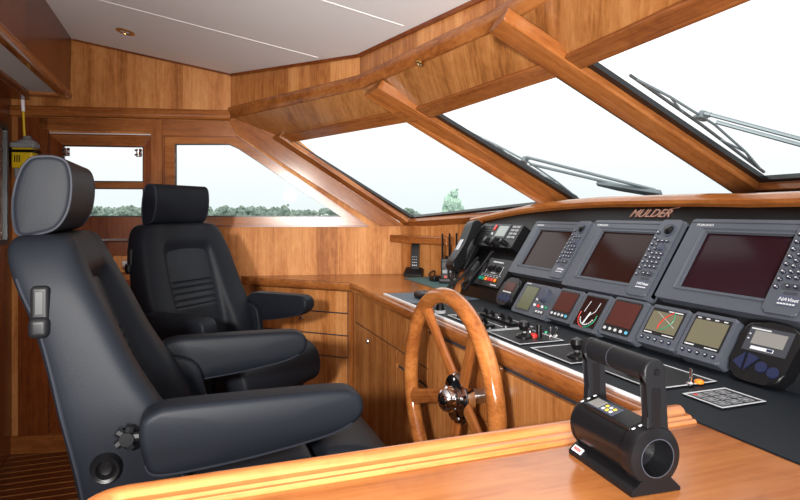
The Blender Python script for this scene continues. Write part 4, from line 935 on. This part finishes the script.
# ================================================================== SEARCHLIGHT STYLE CONTROL ON THE TABLE
A0=V((.602,.630,1.064)); A1=V((.612,.782,1.064)); ax=(A1-A0).normalized(); AL=(A1-A0).length; sx=ax.cross(UP).normalized()
CM=Matrix(((sx.x,UP.x,-ax.x,A1.x),(sx.y,UP.y,-ax.y,A1.y),(sx.z,UP.z,-ax.z,A1.z),(0,0,0,1)))      # local x = to bow, y = up, z = towards camera
hd=thing('handle_unit','black cylindrical unit with carry handle and small display on the chart table','control unit',CM)
def au(b,nm,par=hd,sm=40): b.b.transform(CM); return b.fin(nm,par,smooth=sm)
Rr=.0415
cyl=au(mb(M['satin']).lathe([(0,-.004),(.030,-.004),(.037,.000),(Rr-.001,.006),(Rr-.001,.010)]+[(Rr-.0025,.012),(Rr-.0025,AL-.024),(Rr,AL-.022),(Rr+.001,AL-.006),(Rr-.002,AL),(.028,AL+.003),(.0255,AL+.003),(.0245,AL-.004),(.0235,AL-.03),(0,AL-.032)],seg=48),'body')
au(mb(M['groove']).lathe([(.0262,AL+.0028),(.0268,AL+.0042),(.0255,AL+.0042)],seg=40),'lens_ring')
# display panel sitting on the top, tilted to the helm seat
PT=Matrix.Rotation(R(16),4,'Z')
pn=au(mb(M['black']).box((-.017,Rr-.006,.020),(.017,Rr+.001,AL-.020),mx=PT,bev=.002),'control_panel')
au(mb(M['bezel2']).box((-.013,Rr+.0008,.026),(.010,Rr+.0016,.088),mx=PT),'panel_face',pn); au(mb(M['lcdk']).box((-.011,Rr+.0014,.028),(.008,Rr+.0022,.052),mx=PT),'display',pn)
for j in range(3):
    for k in range(2): au(mb(M['yellowp'] if (j+k)%2 else M['silverp']).box((-.009+.008*k,Rr+.0014,.058+.009*j),(-.004+.008*k,Rr+.0026,.062+.009*j),mx=PT),'button',pn)
for zz in (.014,AL-.016):
    for k in range(3): au(mb(M['glyph']).box((-.016+.012*k,Rr+.0004,zz),(-.011+.012*k,Rr+.0012,zz+.0025),mx=PT),'index_mark',pn)
# handle: two arms and a round grip
gy=.116
for z0,nm in ((.004,0),(AL-.010,1)):
    gz=(.000 if nm==0 else AL-.002)
    pts=[V((-.013,.030,z0)),V((.026,.024,z0)),V((.022,.050,z0)),V((.016,gy-.016,z0))]+[V((.002+.018*math.cos(R(a)),gy+.018*math.sin(R(a)),z0)) for a in range(-30,211,20)]+[V((-.010,gy-.020,z0)),V((-.010,.055,z0))]
    au(mb(M['grip']).prism([p+V((0,0,-.006)) for p in pts],(0,0,.013),bev=.003),'handle_arm')
    au(mb(M['satin']).box((-.004,.036,z0-.0075),(.010,gy-.022,z0+.0085),bev=.001),'arm_rib')
au(mb(M['grip']).tube([V((.002,gy,-.002)),V((.002,gy,AL*.45)),V((.002,gy,AL-.004))],.0172,24),'grip')
au(mb(M['groove']).tube([V((.002,gy,AL*.40+.0008*math.cos(0))),V((.002,gy,AL*.40+.002))],.0175,24),'grip_seam')
for z0 in (AL+.001,): au(mb(M['satin']).lathe([(.005,0),(.0045,.0025),(0,.0025)],mx=T(.004,gy,z0-.004),seg=14),'grip_screw')
# bracket
bt=WT-A1.z+.0005
bk=au(mb(M['satin']).prism([V((-.040,bt,.0)),V((-.030,bt,.0)),V((-.005,bt+.016,.0)),V((.030,bt+.016,.0)),V((.040,bt,.0)),V((.040,bt+.0,.0)),V((.030,bt+.022,.0)),V((-.022,bt+.022,.0)),V((-.040,bt+.006,0))][:1]+[V((.040,bt,0)),V((.040,bt+.005,0)),V((.024,bt+.020,0)),V((-.024,bt+.020,0)),V((-.040,bt+.006,0))],(0,0,AL+.002),bev=.0015,seg=2),'bracket')
Lm=Matrix.Translation(V((-.0365,bt+.0095,.012)))@Matrix.Rotation(R(0),4,'X')
e_=V((.016,.014,0)).normalized(); nn=V((-e_.y,e_.x,0))
LQ=Matrix(((0,e_.x,nn.x,-.0345),(0,e_.y,nn.y,bt+.0112),(1,0,0,.018),(0,0,0,1)))
lb=mb(M['glyph']).box((-.012,-.005,.0),(.012,.005,.0008),mx=LQ); lb=au(lb,'label'); 
lb2=mb(M['red'])
for k in range(6): lb2.box((-.009+k*.003,-.0025,.0008),(-.0072+k*.003,.0025,.0012),mx=LQ)
au(lb2,'label_print',lb)
# ================================================================== WIPERS outside the glass
def wiper(i,label,blade,joint,arms,mount):
    o=-.075
    def P(x,y,oo=o): return fp(i,fpx(i,x,y,oo),oo)
    a,b=P(*blade[0]),P(*blade[1]); j=P(*joint); n=facets[i][3]
    t=thing('windscreen_wiper',label,'wiper',T(j),'windscreen wipers')
    mb(M['wiperd']).tube([a,a.lerp(b,.5)-n*.006,b],.0055,6).fin('blade',t)
    d=(b-a).normalized(); s=facets[i][1]
    up=(j-a.lerp(b,(j-a).dot(d)/(b-a).length)); 
    if up.length<.012: up=facets[i][1]*.012
    q=B().use(M['wiper'])
    L=(b-a).length; f=lambda k,h:a+d*L*k+up*h
    q.tube([f(.04,.05),f(.22,.6),f(.5,1.0),f(.78,.6),f(.96,.05)],.0045,6); q.tube([f(.10,.05),f(.22,.6),f(.36,.08)],.0035,6); q.tube([f(.64,.08),f(.78,.6),f(.90,.05)],.0035,6)
    q.fin('blade_bridge',t)
    r=B().use(M['wiper']); r.tube([j-n*.012,j+n*.012],.016,12); r.tube([j+up*.6,j-up*.6],.008,8); r.fin('joint',t)
    for p,q2 in arms: mb(M['wiper']).tube([P(*p),P(*q2)],.007,8).fin('arm',t)
    if mount:
        m0,m1,m2=[P(*z) for z in mount]; w=(m1-m0).cross(n).normalized()
        mb(M['wiper']).prism([m0-w*.008,m0+w*.012,m2+w*.03,m1+w*.02,m1-w*.02],n*.02,bev=.003).fin('arm_head',t)
    return t
wiper(1,'parallel arm windscreen wiper on the middle pane above the lettering',((468,131),(577,197)),(525,160),(((526,157),(655,190)),((530,164),(632,188))),((598,181),(662,192),(618,184)))
wiper(2,'parallel arm windscreen wiper on the right hand pane',((630,75),(764,172)),(703,116),(((704,113),(830,147)),((716,122),(830,153))),None)
# ================================================================== OUTSIDE: water and far bank
sea=struct(mb(M['sea']).box((-900,3,-2.3),(1500,1500,-2.2)).fin('ground',None,origin=(0,0,-2.3)))
def treemesh(h,w,seed,blobs):
    rnd=random.Random(seed); t=bmesh.new()
    for k in range(blobs):
        f=(k+.5)/blobs; rr=w*.5*(math.sin(PI*min(.95,.25+.7*f)))*rnd.uniform(.55,.8)
        q=bmesh.new(); bmesh.ops.create_icosphere(q,subdivisions=2,radius=rr)
        c=V((rnd.uniform(-1,1)*w*.32*(1-.5*f),rnd.uniform(-1,1)*w*.3,h*(.14+.80*f)-rr*.3))
        for v in q.verts:
            v.co*=1+.45*noise.noise(v.co*(3/rr)+V((seed,k,0)))
            v.co+=c
        me=bpy.data.meshes.new('x'); q.to_mesh(me); q.free(); t.from_mesh(me); bpy.data.meshes.remove(me)
    return t
trees=[]
def tree(px_,dist,h,w,seed,mat,label,group,blobs=9,src=None):
    base=RT*((px_-400)/F*dist)+FW*dist; base.z=-2.2
    if src is None:
        t=thing('tree',label,'tree',T(base),group); b=mb(M[mat]); b.join(treemesh(h,w,seed,blobs),mx=T(base)); b.fin('foliage',t)
        mb(M['bark']).tube([base,base+UP*h*.5],[h*.025,h*.012],6).fin('trunk',t); return t
    return dup(src,None,T(base)@Matrix.Rotation(seed*1.7,4,'Z')@Matrix.Diagonal((w/9,w/9,h/9,1)),label,group)
kinds=[tree(98+k*9,(400,440,480,400)[k],9,9,k+1,'leaf','grey green tree in the far bank row seen through the port door glass','trees on the far bank') for k in range(4)]
rr=random.Random(3); x=122
while x<420:
    if True:
        lab='grey green tree in the far bank row seen through the port door glass' if x<150 else 'grey green tree in the far bank row seen through the port side window'
        h=9.2-.0*x+rr.uniform(-1.6,1.2)-(1.8 if x>290 else 0)-(1.5 if 262<x<275 else 0)
        tree(x,(400,440,480)[len(trees)%3]+rr.uniform(-4,4),h,rr.uniform(8,11),rr.random()*9,'leaf',lab,'trees on the far bank',src=kinds[rr.randrange(4)]); trees.append(x)
    x+=rr.uniform(6,9)
tree(452,300,17.5,11,77,'leafhaze','single tall haze paled tree seen through the left windscreen pane',None,16)
# ================================================================== CAMERA, LIGHT, WORLD
cd=bpy.data.cameras.new('camera'); co=bpy.data.objects.new('camera',cd); C.objects.link(co)
cd.sensor_width=36; cd.lens=36*F/800; cd.shift_x=0; cd.shift_y=-(250-HY)/800; cd.clip_start=.02; cd.clip_end=4000
co.matrix_world=Matrix(((RT.x,0,-FW.x,0),(RT.y,0,-FW.y,0),(0,1,0,CZ),(0,0,0,1)))
SC.camera=co
w=bpy.data.worlds.new('sky'); SC.world=w; w.use_nodes=True; nt=w.node_tree; bg=nt.nodes['Background']
tc=nt.nodes.new('ShaderNodeTexCoord'); sp_=nt.nodes.new('ShaderNodeSeparateXYZ'); nt.links.new(tc.outputs['Generated'],sp_.inputs[0])
rp_=nt.nodes.new('ShaderNodeValToRGB'); rp_.color_ramp.elements[0].position=0; rp_.color_ramp.elements[0].color=(.405,.437,.445,1); rp_.color_ramp.elements[1].position=.45; rp_.color_ramp.elements[1].color=(1,1,1,1); ek=rp_.color_ramp.elements.new(.09); ek.color=(.47,.475,.48,1)
nt.links.new(sp_.outputs['Z'],rp_.inputs[0]); nt.links.new(rp_.outputs[0],bg.inputs[0]); bg.inputs[1].default_value=1.5
def area(name,loc,target,size,power,col=(1,1,1)):
    l=bpy.data.lights.new(name,'AREA'); l.shape='RECTANGLE'; l.size=size[0]; l.size_y=size[1]; l.energy=power; l.color=col
    o=bpy.data.objects.new(name,l); C.objects.link(o); o.location=loc; o.rotation_euler=(V(target)-V(loc)).to_track_quat('-Z','Y').to_euler(); return o
fl=bpy.data.lights.new('flash','SPOT'); fl.energy=310; fl.spot_size=R(57); fl.spot_blend=1; fl.shadow_soft_size=.06; fl.color=(1,.96,.9)
fo=bpy.data.objects.new('flash',fl); C.objects.link(fo); fo.location=(-.52,-.5,1.64); fo.rotation_euler=(V((.85,2.7,1.05))-V((-.52,-.5,1.64))).to_track_quat('-Z','Y').to_euler()
area('bounce_flash',(.0,-.35,1.2),(.55,1.7,2.25),(.4,.4),46,(1,.97,.93))
vs=SC.view_settings; vs.view_transform='Standard'; vs.look='None'; vs.exposure=.6; vs.gamma=1
try: vs.use_curve_mapping=False
except Exception: pass
